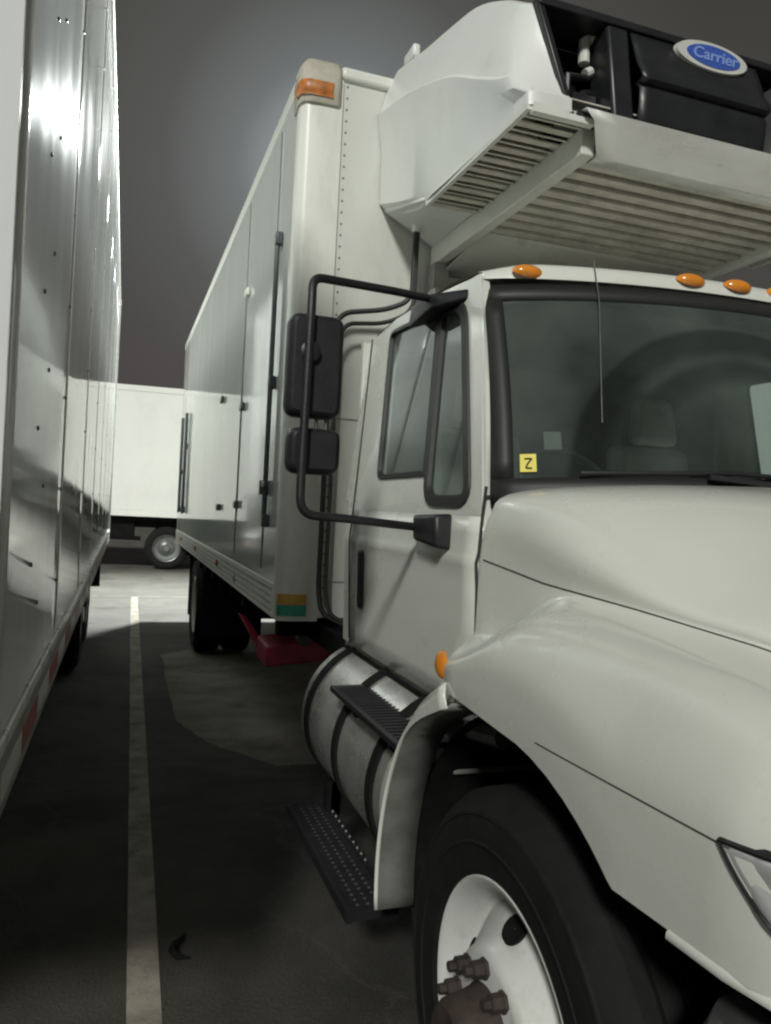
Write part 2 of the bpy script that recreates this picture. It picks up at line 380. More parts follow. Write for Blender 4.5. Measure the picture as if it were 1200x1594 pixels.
LITGROUND = mat('lit_ground_tone', (.27, .245, .20), .85, var=.5, vscale=1.6, bump=.008, bscale=(60, 60, 60), dirt=(.03, .028, .025), dirt_amt=.9, dscale=1.1)
def patch(pts, label):  # pale sheet, its colour stands in for light passing under the truck
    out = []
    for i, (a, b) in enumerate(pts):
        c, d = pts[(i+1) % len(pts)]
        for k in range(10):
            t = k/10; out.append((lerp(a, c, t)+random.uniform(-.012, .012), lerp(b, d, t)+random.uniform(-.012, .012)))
    o = MB().poly(out, (), lambda x, y: (x, y, .002)).build('lit_ground_patch', LITGROUND, smooth=0, kind='structure'); o['label'] = label
patch([(.80, 8.6), (.47, 8.3), (.46, 5.75), (.66, 5.15), (1.0, 4.7), (2.6, 4.6), (2.8, 8.5)], 'pale patch of ground coloured as if lit by light passing under the truck')
# ------------------------------------------------------------------ the refrigerated truck
TO = (2.0, 1.45, 0)
T = thing('refrigerated_truck', 'white refrigerated box truck with black mirrors and nose mounted cooling unit over its cab', 'truck', TO)
def B(mb, name, m, parent=T, **k): return mb.build(name, m, parent, TO, **k)
# children of a part keep the truck's origin, so parts sit at the truck's origin too
XC = 2.0; XR = 2*XC

# --- cab side surface
def xs(z): return interp(z, [(1.0, .962), (1.2, .952), (1.44, .945), (1.47, .940), (1.50, .947), (1.645, .955), (2.38, 1.035), (2.5, 1.06)])
def side(Y, z): return (xs(z), Y, z)
def sideR(Y, z): return (XR-xs(z), Y, z)
vent = rpoly([(2.025, 1.632), (2.385, 1.632), (2.495, 2.318), (2.285, 2.30)], [.09, .09, .03, .10])
mainw = rpoly([(2.41, 1.735), (2.915, 1.735), (3.035, 2.345), (2.512, 2.322)], [.01, .04, .05, .01])
upper = [(1.935, 1.6), (3.215, 1.6), (3.33, 2.385), (2.195, 2.385), (2.19, 2.33)]
def door_mesh(S, mainw):
    mb = MB(); zs = [1.03, 1.1, 1.2, 1.3, 1.4, 1.44, 1.455, 1.47, 1.485, 1.50, 1.55, 1.6]
    rows = []
    for z in zs:
        y0 = 1.945 if z > 1.27 else lerp(2.15, 1.945, (z-1.03)/.24)
        y1 = interp(z, [(1.03, 3.185), (1.6, 3.19)])
        rows.append([S(lerp(y0, y1, i/12), z) for i in range(13)])
    mb.grid(rows)
    m2 = MB()
    m2.poly([(1.945, 1.6), (3.19, 1.6), (3.30, 2.365), (2.21, 2.365), (2.175, 2.3)], [vent, mainw], S)
    return mb, m2
def cabside(S, sg, lab, mainw):
    lo_, up_ = door_mesh(S, mainw)
    d = B(lo_, 'door', PAINT, solid=-.03*sg, smooth=30, label=lab)
    B(up_, 'door_upper', PAINT, d, solid=-.03*sg, smooth=0)
    def pane(loop, nm, w, mm, dx=.012):
        def off(f, dd): return lambda a, b: (f(a, b)[0]+dd*sg, a, b)
        rows = [[off(S, .004)(*p) for p in inset(loop, -.010)], [off(S, -.008)(*p) for p in inset(loop, -.006)], [off(S, -.009)(*p) for p in inset(loop, w-.004)], [off(S, .008)(*p) for p in inset(loop, w)]]
        B(MB().grid(rows, True), 'window_frame' if nm == 'window' else 'vent_frame', GASKET, d, smooth=50)
        B(MB().poly(inset(loop, w-.003), (), off(S, .004)), nm, mm, d, smooth=0)
    pane(vent, 'vent_window', .032, GL_SIDE); pane(mainw, 'window', .014, GL_SIDE)
    return d
doorL = cabside(side, 1, 'driver side cab door with a black pull handle', mainw)
doorR = cabside(sideR, -1, 'cab door on the far side', rpoly([(2.41, 1.735), (3.04, 1.735), (3.12, 2.345), (2.512, 2.322)], [.01, .04, .05, .01]))
# door gaps
seam = MB()
seam.tube([(xs(z)-.001, 1.94, z) for z in (1.685, 1.6, 1.5, 1.47, 1.4, 1.3, 1.26)], .0045, 6)
B(seam, 'door_gap', SEAMM)
seam = MB(); seam.tube([(xs(z)-.0005, y, z) for y, z in ((3.31, 2.37), (3.25, 2.0), (3.205, 1.65), (3.198, 1.47), (3.195, 1.05))], .0035, 6)
B(seam, 'rear_door_gap', SEAMM)
# handle
hb = MB(); hb.prism(rpoly([(2.985, 1.20), (3.035, 1.20), (3.04, 1.44), (2.99, 1.44)], .022), lambda a, b: (xs(b)-.016, a, b), lambda a, b: (xs(b)+.004, a, b))
B(hb, 'handle', BLACK, doorL, bevel=.005)

# --- windscreen surface
WX0, WX1 = .975, XR-.975
def wind(s, t):
    k = 1-(2*s-1)**2
    xb, xt = lerp(WX0, WX1, s), lerp(1.04, XR-1.04, s)
    yb = 1.945-.30*k**.8; yt = 2.195-.19*k**.8; zb = 1.662+.04*k; zt = 2.315+.03*k
    bow = .02*sin(pi*t)
    return Vector((lerp(xb, xt, t), lerp(yb, yt, t)-bow, lerp(zb, zt, t)))
def wnorm(s, t):
    a = wind(min(s+.01, 1), t)-wind(max(s-.01, 0), t); b = wind(s, min(t+.01, 1))-wind(s, max(t-.01, 0)); return a.cross(b).normalized()
def wrect(s0, s1, t0, t1, ns, nt, off=0):
    return [[wind(lerp(s0, s1, i/ns), lerp(t0, t1, j/nt)) + wnorm(lerp(s0, s1, i/ns), lerp(t0, t1, j/nt))*off for i in range(ns+1)] for j in range(nt+1)]
wsc = B(MB().grid(wrect(.016, .984, .035, .95, 40, 10, -.006)), 'windscreen', GL_WIND)
fm = MB()
fm.grid(wrect(.0, 1, .93, 1.02, 40, 2, .004)); fm.grid(wrect(.0, 1, -.04, .068, 40, 3, .004))
fm.grid(wrect(0, .024, .068, .93, 2, 10, .004)); fm.grid(wrect(.976, 1, .068, .93, 2, 10, .004))
B(fm, 'windscreen_frame', GASKET, wsc, solid=.014)
def on_wind(s, t, w, h, nm, m, off=.006, parent=None):
    return B(MB().grid(wrect(s-w/2, s+w/2, t-h/2, t+h/2, 2, 2, off)), nm, m, parent or wsc, smooth=0)
on_wind(.041, .135, .019, .078, 'inspection_sticker', YEL, .001)
st = MB()
for (a, b), (c, d2) in zip([(-.006, .02), (.006, .02), (-.001, -.005), (-.004, -.025)], [(.006, .02), (-.001, -.005), (-.004, -.025), (.006, -.027)]):
    st.tube([wind(.041+a*.7, .135+b*.9)+wnorm(.05, .1)*.003, wind(.041+c*.7, .135+d2*.9)+wnorm(.05, .1)*.003], .0022, 6)
B(st, 'sticker_numeral', SEAMM, wsc)
on_wind(.072, .24, .022, .08, 'paper_notice', PAPER, -.012)
# wipers and antenna wire
w = MB(); w.tube([wind(.10, .075)+wnorm(.1, .03)*.02, wind(.30, .075)+wnorm(.3, .03)*.022, wind(.47, .05)+wnorm(.47, .03)*.02], .007, 8)
w.tube([wind(.26, .055)+wnorm(.3, .03)*.025, wind(.36, .02)+wnorm(.36, .03)*.03, wind(.44, -.03)+wnorm(.44, .0)*.03], .009, 8)
B(w, 'wiper', BLACK, wsc)
B(MB().tube([wind(.135, .30)+wnorm(.13, .3)*.012, wind(.165, .9)+wnorm(.165, .9)*.02, wind(.172, 1.12)+wnorm(.172, .9)*.03], .0016, 6), 'antenna_wire', GREYP, wsc)

# --- cab shell: pillars, roof, rear wall, floor
cb = MB()
for S, xf in ((side, lambda p: p), (sideR, lambda p: Vector((XR-p.x, p.y, p.z)))):
    N = 10; rows = []
    for j in range(N+1):
        t = j/N; e = wind(0, t); yd = lerp(1.936, 2.192, t); zz = lerp(1.66, 2.37, t)
        a = Vector((xs(zz)+.001, yd+.01, zz)); mid = (a+e)/2+Vector((-.006, -.006, 0))
        rows.append([xf(p) for p in (a, mid, e, e+Vector((.03, .03, 0)))])
    cb.grid(rows)
    cb.grid([[S(3.20, z), S(3.29, z), (S(3.29, z)[0]+(.04 if S is side else -.04), 3.33, z)] for z in (1.03, 1.44, 1.47, 1.5, 1.645)])
    cb.grid([[S(lerp(3.20, 3.31, (z-1.645)/.72), z), S(3.335, z), (S(3.335, z)[0]+(.04 if S is side else -.04), 3.37, z)] for z in (1.645, 2.0, 2.365)])
# roof
rows = []
for j, (up, back) in enumerate([(0, 0), (.022, .004), (.045, .018), (.058, .045), (.070, .12), (.085, .35), (.092, .7), (.085, 1.0), (.06, 1.17), (.0, 1.2)]):
    row = []
    for i in range(33):
        s = i/32; e = wind(s, 1.0); k = 1-(2*s-1)**2; edge = min(1, min(s, 1-s)*14)
        yy = e.y+back if j < 5 else lerp(e.y+back, 2.05+back, .8)
        z = 2.345 + up*(.55+.45*edge) + .01*k
        xx = e.x if j < 3 else lerp(1.035, XR-1.035, s)
        row.append((xx, min(yy, 3.36), z))
    rows.append(row)
cb.grid(rows)
for sx in (0, 1):
    e = [(1.035 if not sx else XR-1.035, y, 2.33) for y in (2.19, 2.6, 3.0, 3.36)]
    f_ = [(1.035 if not sx else XR-1.035, y, z) for y, z in ((2.19, 2.36), (2.6, 2.39), (3.0, 2.395), (3.36, 2.36))]
    cb.grid([e, f_])
cb.box(1.0, XR-1.0, 3.335, 3.365, .98, 2.36)                # rear wall
cb.box(.985, XR-.985, 2.0, 3.33, .99, 1.025)                # floor
B(cb, 'cab_body', PAINT, smooth=40)
lin = MB(); lin.box(1.06, XR-1.06, 3.29, 3.33, 1.03, 2.33); lin.box(1.07, XR-1.07, 2.25, 3.29, 2.318, 2.332); lin.box(1.0, XR-1.0, 2.0, 3.29, 1.03, 1.05)
B(lin, 'cab_lining', CABIN)
da = MB()
for s0 in range(20):
    pass
rows = []
for t, dy, dz in ((0, .01, -.02), (0, .12, .0), (0, .42, -.03), (0, .48, -.12), (0, .45, -.35)):
    rows.append([wind(lerp(.015, .985, i/20), 0)+Vector((0, dy, dz)) for i in range(21)])
da.grid(rows); B(da, 'dashboard', DASH, smooth=60)
rl = []
for k in range(33): rl.append((1.46+.21*cos(2*pi*k/32), 2.32+.21*sin(2*pi*k/32)*.45, 1.66+.21*sin(2*pi*k/32)*.9))
sw = MB().tube(rl, .016, 8, False); sw.tube([(1.25, 2.32, 1.66), (1.67, 2.32, 1.66)], .014, 8); sw.tube([(1.46, 2.32, 1.66), (1.46, 2.15, 1.42)], .03, 8)
B(sw, 'steering_wheel', BLACK)
def seat(x, lab):
    s = MB(); s.hexa([(x-.25, 2.95, 1.28), (x+.25, 2.95, 1.28), (x+.25, 3.1, 1.28), (x-.25, 3.1, 1.28), (x-.21, 3.08, 1.98), (x+.21, 3.08, 1.98), (x+.21, 3.2, 1.98), (x-.21, 3.2, 1.98)])
    s.box(x-.25, x+.25, 2.5, 3.05, 1.22, 1.38); s.box(x-.18, x+.18, 2.6, 3.0, 1.05, 1.22)
    o = B(s, 'seat', SEAT, bevel=.05, seg=4, label=lab)
    h = MB(); h.hexa([(x-.125, 3.04, 1.98), (x+.125, 3.04, 1.98), (x+.125, 3.15, 1.98), (x-.125, 3.15, 1.98), (x-.10, 3.07, 2.21), (x+.10, 3.07, 2.21), (x+.10, 3.16, 2.21), (x-.10, 3.16, 2.21)])
    B(h, 'headrest', SEAT, o, bevel=.04, seg=4)
seat(1.48, 'grey cloth driver seat'); seat(2.40, 'grey cloth passenger seat')

# --- roof marker lights
for x in (1.165, 1.69, 1.865, 2.04, 2.93):
    s = (x-1.035)/(XR-2.07); e = wind(s, 1.0)
    l_ = MB(); rows = []
    for i in range(7):
        ph = i/6*pi/2; rr = cos(ph); h = sin(ph)*.030
        rows.append([(x+.054*rr*cos(2*pi*k/20), e.y+.012+.02*rr*sin(2*pi*k/20)-h*.75, e.z+.045+.020*rr*sin(2*pi*k/20)+h*.5) for k in range(20)])
    l_.grid(rows, True); B(l_, 'roof_light', AMBER)

# --- hood with fenders
def hood_profile(Y):
    fl = min(1, max(0, (1.942-Y)/.185))**.75                         # fender flare dies out at the door
    zc = 1.725-.12*(1.93-Y) - .05*max(0, 1.2-Y)
    xsm = interp(Y, [(.45, 1.3), (.75, 1.12), (1.05, 1.05), (1.31, 1.0), (1.63, .97), (1.94, .95)])
    zsm = interp(Y, [(.45, 1.29), (.75, 1.355), (1.05, 1.40), (1.31, 1.427), (1.63, 1.447), (1.94, 1.485)])
    nose = sst(.75, .42, Y)*.25
    xo = .772+nose                                     # outermost fender
    zcr = interp(Y, [(.45, 1.27), (.9, 1.37), (1.3, 1.402), (1.48, 1.398), (1.56, 1.378), (1.64, 1.335), (1.72, 1.292), (1.80, 1.272), (1.94, 1.268)])
    zb = (1.15+.06*(Y-1.45)) if Y > 1.45 else (.5+sqrt(max(0, .65**2-(Y-1.45)**2)) if Y > 1.045 else 1.012+.04*(1.045-Y))
    if Y > 1.9: zb = lerp(zb, 1.24, sst(1.9, 1.935, Y))
    rr = sst(1.15, 1.92, Y)
    q2 = (lerp(1.38, 1.30, rr), lerp(lerp(zc, zsm, .14), 1.705, rr)); q3 = (lerp(lerp(1.38, xsm, .62), 1.02, rr), lerp(lerp(zc, zsm, .46), 1.672, rr)); q4 = (lerp(xsm+.012, .962, rr), lerp(zsm+.03, 1.60, rr))
    P = [(XC, zc), (1.72, zc-.004), q2, q3, q4, (xsm-.002, zsm)]
    vz = min(zsm-.02, zcr+.028)
    A = [(min(xsm-.008, .948)+nose*.6, vz), (.900+nose, zcr+.006), (.826+nose, zcr-.030), (xo+.006, lerp(zcr, zb, .40)), (xo, lerp(zcr, zb, .72)), (xo+.004, zb)]
    z0 = 1.27
    Cc = [(.945, vz), (.944, zcr+.004), (.943, zcr-.005), (.942, zcr-.012), (.942, zcr-.02), (.942, zb)]
    L = [(lerp(c[0], a[0], fl), lerp(c[1], a[1], fl)) for a, c in zip(A, Cc)]
    return P+L
def hood_pt(Y, t):
    x, z = spline(hood_profile(Y), t); return (x, Y, z)
Ys = [.45, .52, .6, .68, .76, .84, .92, 1.0, 1.045, 1.06, 1.08, 1.11, 1.15, 1.2, 1.26, 1.32, 1.38, 1.45, 1.52, 1.58, 1.64, 1.69, 1.74, 1.78, 1.81, 1.835, 1.855, 1.87, 1.885, 1.9, 1.915, 1.932]
NT = 56
hd = MB()
base_rear = {}
def hood_rear_shift(Y, x):      # rear edge of the hood follows the bowed windscreen base
    k = 1-((x-XC)/(XC-.95))**2; k = max(0, k); return Y - (.28*k**.8+.02*sst(.96, 1.1, x))*sst(.9, 1.93, Y)
rows = []
for Y in Ys:
    row = []
    for i in range(NT+1):
        x, y, z = hood_pt(Y, i/NT); row.append((x, hood_rear_shift(Y, x), z))
    rows.append(row)
hd.grid(rows); hd.grid([[(XR-x, y, z) for x, y, z in r] for r in rows])
hd.grid([rows[-1], [(x, y+.012, z-.03) for x, y, z in rows[-1]]]); hd.grid([[(XR-x, y, z) for x, y, z in r] for r in (rows[-1], [(x, y+.012, z-.03) for x, y, z in rows[-1]])])
# returned lip along the wheel opening
hd.grid([[r[-1] for r in rows], [(r[-1][0]+.03, r[-1][1], r[-1][2]+.004) for r in rows]])
# nose
nr = rows[0]; nose_ = [nr, [(x+.01, y-.035, z-.03) for x, y, z in nr], [(x+.02, y-.06, z-.09) for x, y, z in nr], [(x+.03, y-.07, min(z-.12, 1.0)) for x, y, z in nr]]
hd.grid(nose_); hd.grid([[(XR-x, y, z) for x, y, z in r] for r in nose_])
hood = B(hd, 'hood', PAINT, smooth=50)
ti = 5/11
def strip(pts, r, nm, par): B(MB().tube(pts, r, 6), nm, GAPM, par)
strip([(lambda p: (p[0]-.0005, hood_rear_shift(p[1], p[0]), p[2]))(hood_pt(Y, ti)) for Y in Ys[2:-1]], .0021, 'hood_seam', hood)
def fender_at(Y, z):
    lo, hi = 8/11, 1.0
    for _ in range(30):
        m_ = (lo+hi)/2
        if hood_pt(Y, m_)[2] > z: lo = m_
        else: hi = m_
    return hood_pt(Y, lo)
strip([(lambda p: (p[0]+.0005, hood_rear_shift(p[1], p[0]), p[2]))(fender_at(Y, lerp(1.183, 1.172, (Y-.8)/.5))) for Y in (.80, .86, .92, 1.0, 1.06, 1.12, 1.2, 1.26, 1.30)], .0018, 'fender_seam', hood)
# amber turn lamp on the rear shoulder of the fender
tl = MB(); rows = []
cp = Vector((.782, 1.775, 1.225))
for i in range(6):
    ph = i/5*pi/2
    rows.append([cp+Vector((-.014*sin(ph), .030*cos(ph)*cos(2*pi*k/16)+.012*sin(ph), .036*cos(ph)*sin(2*pi*k/16))) for k in range(16)])
tl.grid(rows, True); B(tl, 'turn_lamp', AMBER, hood)
# headlight
def hl_loop(): return rpoly([(.822, 1.188), (.792, 1.158), (.735, 1.117), (.62, 1.06), (.50, 1.05), (.46, 1.12), (.52, 1.20), (.72, 1.200)], [.008, .03, .05, .05, .05, .04, .05, .03], 4)
def hx(Y, z): return fender_at(max(.45, Y), z)[0]
L0 = hl_loop(); L1 = inset(L0, .004); L2 = inset(L0, .022)
hsh = lambda p, d: (hx(p[0], min(1.24, p[1]))+d, hood_rear_shift(p[0], .8), p[1])
hg = MB().grid([[hsh(p, .004) for p in inset(L0, -.007)], [hsh(p, -.004) for p in L0], [hsh(p, -.002) for p in L1], [hsh(p, .003) for p in L1]], True)
rf = MB().grid([[hsh(p, .001) for p in L1], [hsh(p, -.001) for p in inset(L0, .010)], [hsh(p, .002) for p in L2], [hsh((lerp(p[0], .63, .5), lerp(p[1], 1.13, .5)), .006) for p in L2], [hsh((lerp(p[0], .63, .95), lerp(p[1], 1.13, .95)), -.002) for p in L2]], True)
def mirrored(m_):
    q = MB(); q.v = [Vector((XR-p.x, p.y, p.z)) for p in m_.v]; q.f = [f[::-1] for f in m_.f]; return q
for hg_, rf_ in ((hg, rf), (mirrored(hg), mirrored(rf))):
    hl_ = B(hg_, 'headlight', BLACK, hood, smooth=60); B(rf_, 'reflector', LAMPI, hl_, smooth=60)
gm = B(MB().box(1.40, XR-1.40, .352, .372, .93, 1.33), 'radiator_grille', BLACKG, hood, bevel=.01)
for k in range(6): B(MB().box(1.42, XR-1.42, .338, .3515, .955+k*.064, .975+k*.064), 'grille_bar', CHROME, gm)
# lower edge strip under the headlight
tr_ = [[(lambda p: (p[0]-dx, hood_rear_shift(Y, p[0]), p[2]-dz))(hood_pt(Y, 1)) for Y in (.91, .88, .8, .7, .6, .5)] for dx, dz in ((.0005, -.002), (.004, .002), (.005, .011), (.0, .015), (-.02, .013))]
B(MB().grid(tr_), 'lower_trim', PAINT, hood, smooth=60)

# --- inner wheel arch (dark), splash guard
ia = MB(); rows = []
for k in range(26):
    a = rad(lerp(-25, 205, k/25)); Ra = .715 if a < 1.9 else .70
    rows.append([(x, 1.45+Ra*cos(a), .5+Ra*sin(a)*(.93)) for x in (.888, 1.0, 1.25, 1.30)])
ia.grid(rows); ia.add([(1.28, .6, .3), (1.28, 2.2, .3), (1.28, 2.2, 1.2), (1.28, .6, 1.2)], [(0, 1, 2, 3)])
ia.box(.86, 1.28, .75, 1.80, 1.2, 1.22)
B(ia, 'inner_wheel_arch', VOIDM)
sg_ = MB(); rows = []
for k in range(22):
    a = rad(lerp(68, -6, k/21)); R1 = lerp(.745, .70, k/21); wd = lerp(.060, .008, sst(0, .40, k/21))
    c, s_ = cos(a), sin(a)
    rows.append([(.768, 1.45+(R1)*c, .5+R1*s_), (.762, 1.45+(R1-wd*.5)*c, .5+(R1-wd*.5)*s_), (.764, 1.45+(R1-wd)*c, .5+(R1-wd)*s_), (.771, 1.45+(R1-wd-.003)*c, .5+(R1-wd-.003)*s_), (.885, 1.45+(R1-wd-.004)*c, .5+(R1-wd-.004)*s_)])
sg_.grid([r[:4] for r in rows]); sgo = B(sg_, 'splash_guard', PAINT, smooth=45, solid=-.006)
B(MB().grid([r[3:] for r in rows]), 'splash_liner', LINER, sgo, smooth=45, solid=-.006)
# bits in the arch: hose end and bracket
B(MB().tube([(.95, 1.93, 1.02), (.98, 1.80, 1.03)], .035, 10), 'air_fitting', GREYP)

# --- wheels
def tyre(cx_, cy, R, wd, name, par, sgn=1, n=64):
    # cross section (x offset inward, radius)
    p = [(.012, R*.61), (.0, R*.635), (-.003, R*.65), (-.006, R*.655), (-.010, R*.72), (-.013, R*.76), (-.017, R*.765), (-.017, R*.775), (-.014, R*.78), (-.014, R*.84), (-.009, R*.885), (-.012, R*.89), (-.010, R*.905), (-.003, R*.91), (.018, R*.965), (.035, R*.985), (.045, R*1.0)]
    p += [(wd*.28, R*1.003), (wd*.285, R*.982), (wd*.325, R*.982), (wd*.33, R*1.004), (wd*.48, R*1.004), (wd*.485, R*.982), (wd*.515, R*.982), (wd*.52, R*1.004), (wd*.67, R*1.004), (wd*.675, R*.982), (wd*.715, R*.982), (wd*.72, R*1.003)]
    p += [(wd-.045, R), (wd-.02, R*.965), (wd, R*.85), (wd, R*.7), (wd-.012, R*.585)]
    return B(MB().lathe([(a*sgn, r) for a, r in p], (cx_, cy, R), 'X', n), name, RUBBER, par, smooth=30)
def front_wheel(cx_, cy, sgn):
    R = .5
    t = tyre(cx_, cy, R, .27, 'front_wheel', T, sgn)
    prof = [(.014, .312), (.004, .316), (.0, .311), (.004, .300), (.02, .290), (.06, .276), (.080, .268), (.085, .258), (.074, .248), (.014, .186), (-.008, .176), (-.018, .168), (-.022, .155), (-.022, .0)]
    rim = B(MB().lathe([(a*sgn, r) for a, r in prof], (cx_, cy, R), 'X', 64), 'rim', RIM, t, smooth=40)
    for k in range(2 if sgn < 0 else 5):
        a = 2*pi*k/5+rad(87); r = .217; c = Vector((cx_+.044*sgn, cy+r*cos(a), R+r*sin(a)))
        nx = Vector((-sgn*.72, .69*cos(a), .69*sin(a))).normalized(); u = nx.cross(Vector((0, -sin(a), cos(a)))).normalized(); v = nx.cross(u)
        ring = lambda q, d: [c+nx*d+u*q*cos(2*pi*j/20)+v*q*sin(2*pi*j/20) for j in range(20)]
        B(MB().grid([ring(.036, .0), ring(.034, .007), ring(.028, .006), ring(.001, .005)], True), 'hand_hole', VOIDM, t)
    hub = MB().lathe([(a*sgn, r) for a, r in [(-.02, .112), (-.024, .105), (-.05, .098), (-.10, .088), (-.115, .075), (-.118, .0)]], (cx_, cy, R), 'X', 32)
    B(hub, 'hub', RUST, t, smooth=35)
    for k in range(10):
        a = 2*pi*k/10+rad(12); c = (cx_, cy+.1425*cos(a), R+.1425*sin(a))
        nb = MB().lathe([(x*sgn, r) for x, r in [(-.022, .022), (-.030, .022), (-.031, .019), (-.054, .0185), (-.056, .012), (-.072, .0115), (-.073, 0)]], c, 'X', 6)
        B(nb, 'lug_nut', RUST, t, smooth=20)
    return t
front_wheel(.802, 1.45, 1)
front_wheel(XR-.802, 1.45, -1)
for cx_, sgn in ((.80, 1), (1.11, 1), (XR-.80, -1), (XR-1.11, -1)):
    t = tyre(cx_, 8.55, .5, .27, 'rear_wheel', T, sgn, 40)
    B(MB().lathe([(a*sgn, r) for a, r in [(.012, .3), (.0, .3), (.01, .28), (.12, .26), (.14, .18), (.14, 0)]], (cx_, 8.55, .5), 'X', 40), 'rim', RIM, t)
for x0 in (.80, XR-1.40): B(MB().box(x0, x0+.6, 7.78, 7.79, .28, .98), 'mud_flap', RUBBER)
for x0 in (.80, XR-1.40): B(MB().box(x0, x0+.6, 9.3, 9.31, .28, .98), 'mud_flap', RUBBER)

# --- chassis
ch = MB()
for x in (1.60, XR-1.69): ch.box(x, x+.09, .6, 11.2, .62, .90)
for y in (2.2, 3.6, 5.0, 6.5, 8.0, 9.8): ch.box(1.6, XR-1.6, y, y+.1, .66, .82)
B(ch, 'chassis_frame', VOIDM)
axf = MB().tube([(.95, 1.45, .46), (1.35, 1.45, .40), (XR-1.35, 1.45, .40), (XR-.95, 1.45, .46)], .06, 10)
B(axf, 'axle', VOIDM)
ax = MB().tube([(1.0, 8.55, .5), (XR-1.0, 8.55, .5)], .1, 12)
ax.lathe([(-.22, .08), (-.15, .2), (.15, .2), (.22, .08)], (XC, 8.55, .5), 'X', 20)
B(ax, 'axle', VOIDM)
eng = MB().box(1.55, XR-1.55, .7, 2.2, .45, 1.25); B(eng, 'engine_block', VOIDM, bevel=.05)
ub = MB().box(1.0, XR-1.0, 3.5, 11.0, .90, 1.0)
for y in [3.95+.6*k for k in range(12)]: ub.box(.80, XR-.80, y, y+.08, .93, 1.028)
B(ub, 'floor_crossmembers', VOIDM)
# bumper
bp = MB(); rows = []
for Y, x in ((.875, .87), (.868, .80), (.84, .775), (.78, .772), (.6, .80), (.45, .90), (.35, 1.1), (.28, 1.5), (.26, XC)):
    rows.append([(x+.10, Y+.015, .935), (x+.04, Y+.008, .93), (x+.008, Y, .905), (x, Y, .86), (x-.008, Y, .75), (x, Y, .62), (x+.03, Y, .58)])
bp.grid(rows); bp.grid([[(XR-x, y, z) for x, y, z in r] for r in rows])
B(bp, 'bumper', BUMP, smooth=60)
# --- fuel tank with straps, upper step
TC, TR, TZ = 1.11, .315, .705
tk = MB().lathe([(0, .0), (-.045, .15), (-.035, .25), (.0, TR-.012), (.015, TR), (1.09, TR), (1.105, TR-.012), (1.14, .2), (1.15, 0)], (TC, 2.22, TZ), 'Y', 64)
tank = B(tk, 'fuel_tank', TANK, smooth=30)
for y in (2.30, 2.72, 3.17):
    st_ = MB().lathe([(0, TR+.001), (0, TR+.012), (.055, TR+.012), (.055, TR+.001)], (TC, y, TZ), 'Y', 64); B(st_, 'strap', STRAP, tank, smooth=30)
    B(MB().box(TC-.05, TC+.5, y-.01, y+.055, .35, .43).box(TC+.28, TC+.5, y-.01, y+.055, .4, .9), 'tank_bracket', VOIDM, tank)
UZ = .948
sp_ = B(MB().box(.765, .785, 2.03, 2.76, UZ-.022, UZ).box(.785, .945, 2.735, 2.76, UZ-.02, UZ).box(.785, .945, 2.03, 2.055, UZ-.02, UZ).box(.93, .945, 2.055, 2.735, UZ-.02, UZ+.004).box(.785, .93, 2.055, 2.735, UZ-.022, UZ-.016), 'upper_step', BLACK, bevel=.003)
for k in range(20):
    y = 2.065+k*.0335; B(MB().box(.786, .93, y, y+.013, UZ-.0155, UZ-.002), 'tread_bar', BLACK, sp_)
for y in (2.2, 2.6): B(MB().box(.82, .93, y, y+.04, UZ-.08, UZ-.022), 'step_bracket', VOIDM, sp_)
B(MB().box(.97, 1.35, 2.0, 3.3, .93, 1.0), 'cab_sill', VOIDM)
B(MB().box(.955, 1.3, 2.05, 3.12, .84, .93), 'sill_panel', RAILM, bevel=.01)
# --- lower grated step
LS = .345
ls = B(MB().box(.725, .745, 2.29, 3.20, LS-.035, LS).box(.88, .90, 2.29, 3.20, LS-.035, LS+.004).box(.745, .88, 2.29, 2.305, LS-.03, LS).box(.745, .88, 3.185, 3.2, LS-.03, LS), 'lower_step', BLACK)
for k in range(26):
    y = 2.32+k*.0335; B(MB().box(.745, .88, y, y+.009, LS-.016, LS-.002), 'grate_bar', BLACK, ls)
for x in (.775, .81, .845): B(MB().box(x, x+.008, 2.305, 3.185, LS-.02, LS-.008), 'grate_rail', GREYP, ls)
for y in (2.4, 3.1): B(MB().box(.89, .93, y, y+.05, LS-.02, .62), 'step_hanger', VOIDM, ls)
dots = MB()
for k in range(12): dots.lathe([(0, .006), (.006, .004), (.007, 0)], (.89, 2.62+k*.05, LS+.004), 'Z', 8)
B(dots, 'step_studs', GREYP, ls, kind='stuff')
B(MB().box(.87, .93, 3.1, 3.16, .30, .46), 'step_foot', VOIDM)

# --- mirror assembly
Mx, My = .5, 2.30
ma = MB()
ma.tube(arc([(1.0, 2.46, 2.335), (.82, 2.38, 2.32), (.505, 2.24, 2.285), (.500, 2.215, 2.2), (.492, 2.205, 1.7), (.492, 2.20, 1.58), (.62, 2.23, 1.575), (.92, 2.33, 1.555)], .055), .0135, 12)
arm = B(ma, 'mirror_arm', BLACK, label='black tubular mirror arm on the driver side')
tb = MB().hexa([(.95, 2.40, 2.285), (1.05, 2.24, 2.30), (1.06, 2.68, 2.31), (.96, 2.66, 2.27), (.95, 2.42, 2.345), (1.05, 2.25, 2.335), (1.06, 2.66, 2.375), (.96, 2.63, 2.35)])
B(tb, 'upper_bracket', BLACK, arm, bevel=.012)
bb = MB().hexa([(.895, 2.14, 1.50), (.96, 2.14, 1.49), (.96, 2.36, 1.51), (.895, 2.33, 1.515), (.895, 2.15, 1.60), (.96, 2.15, 1.605), (.96, 2.36, 1.60), (.895, 2.34, 1.595)])
B(bb, 'lower_bracket', BLACK, arm, bevel=.012)
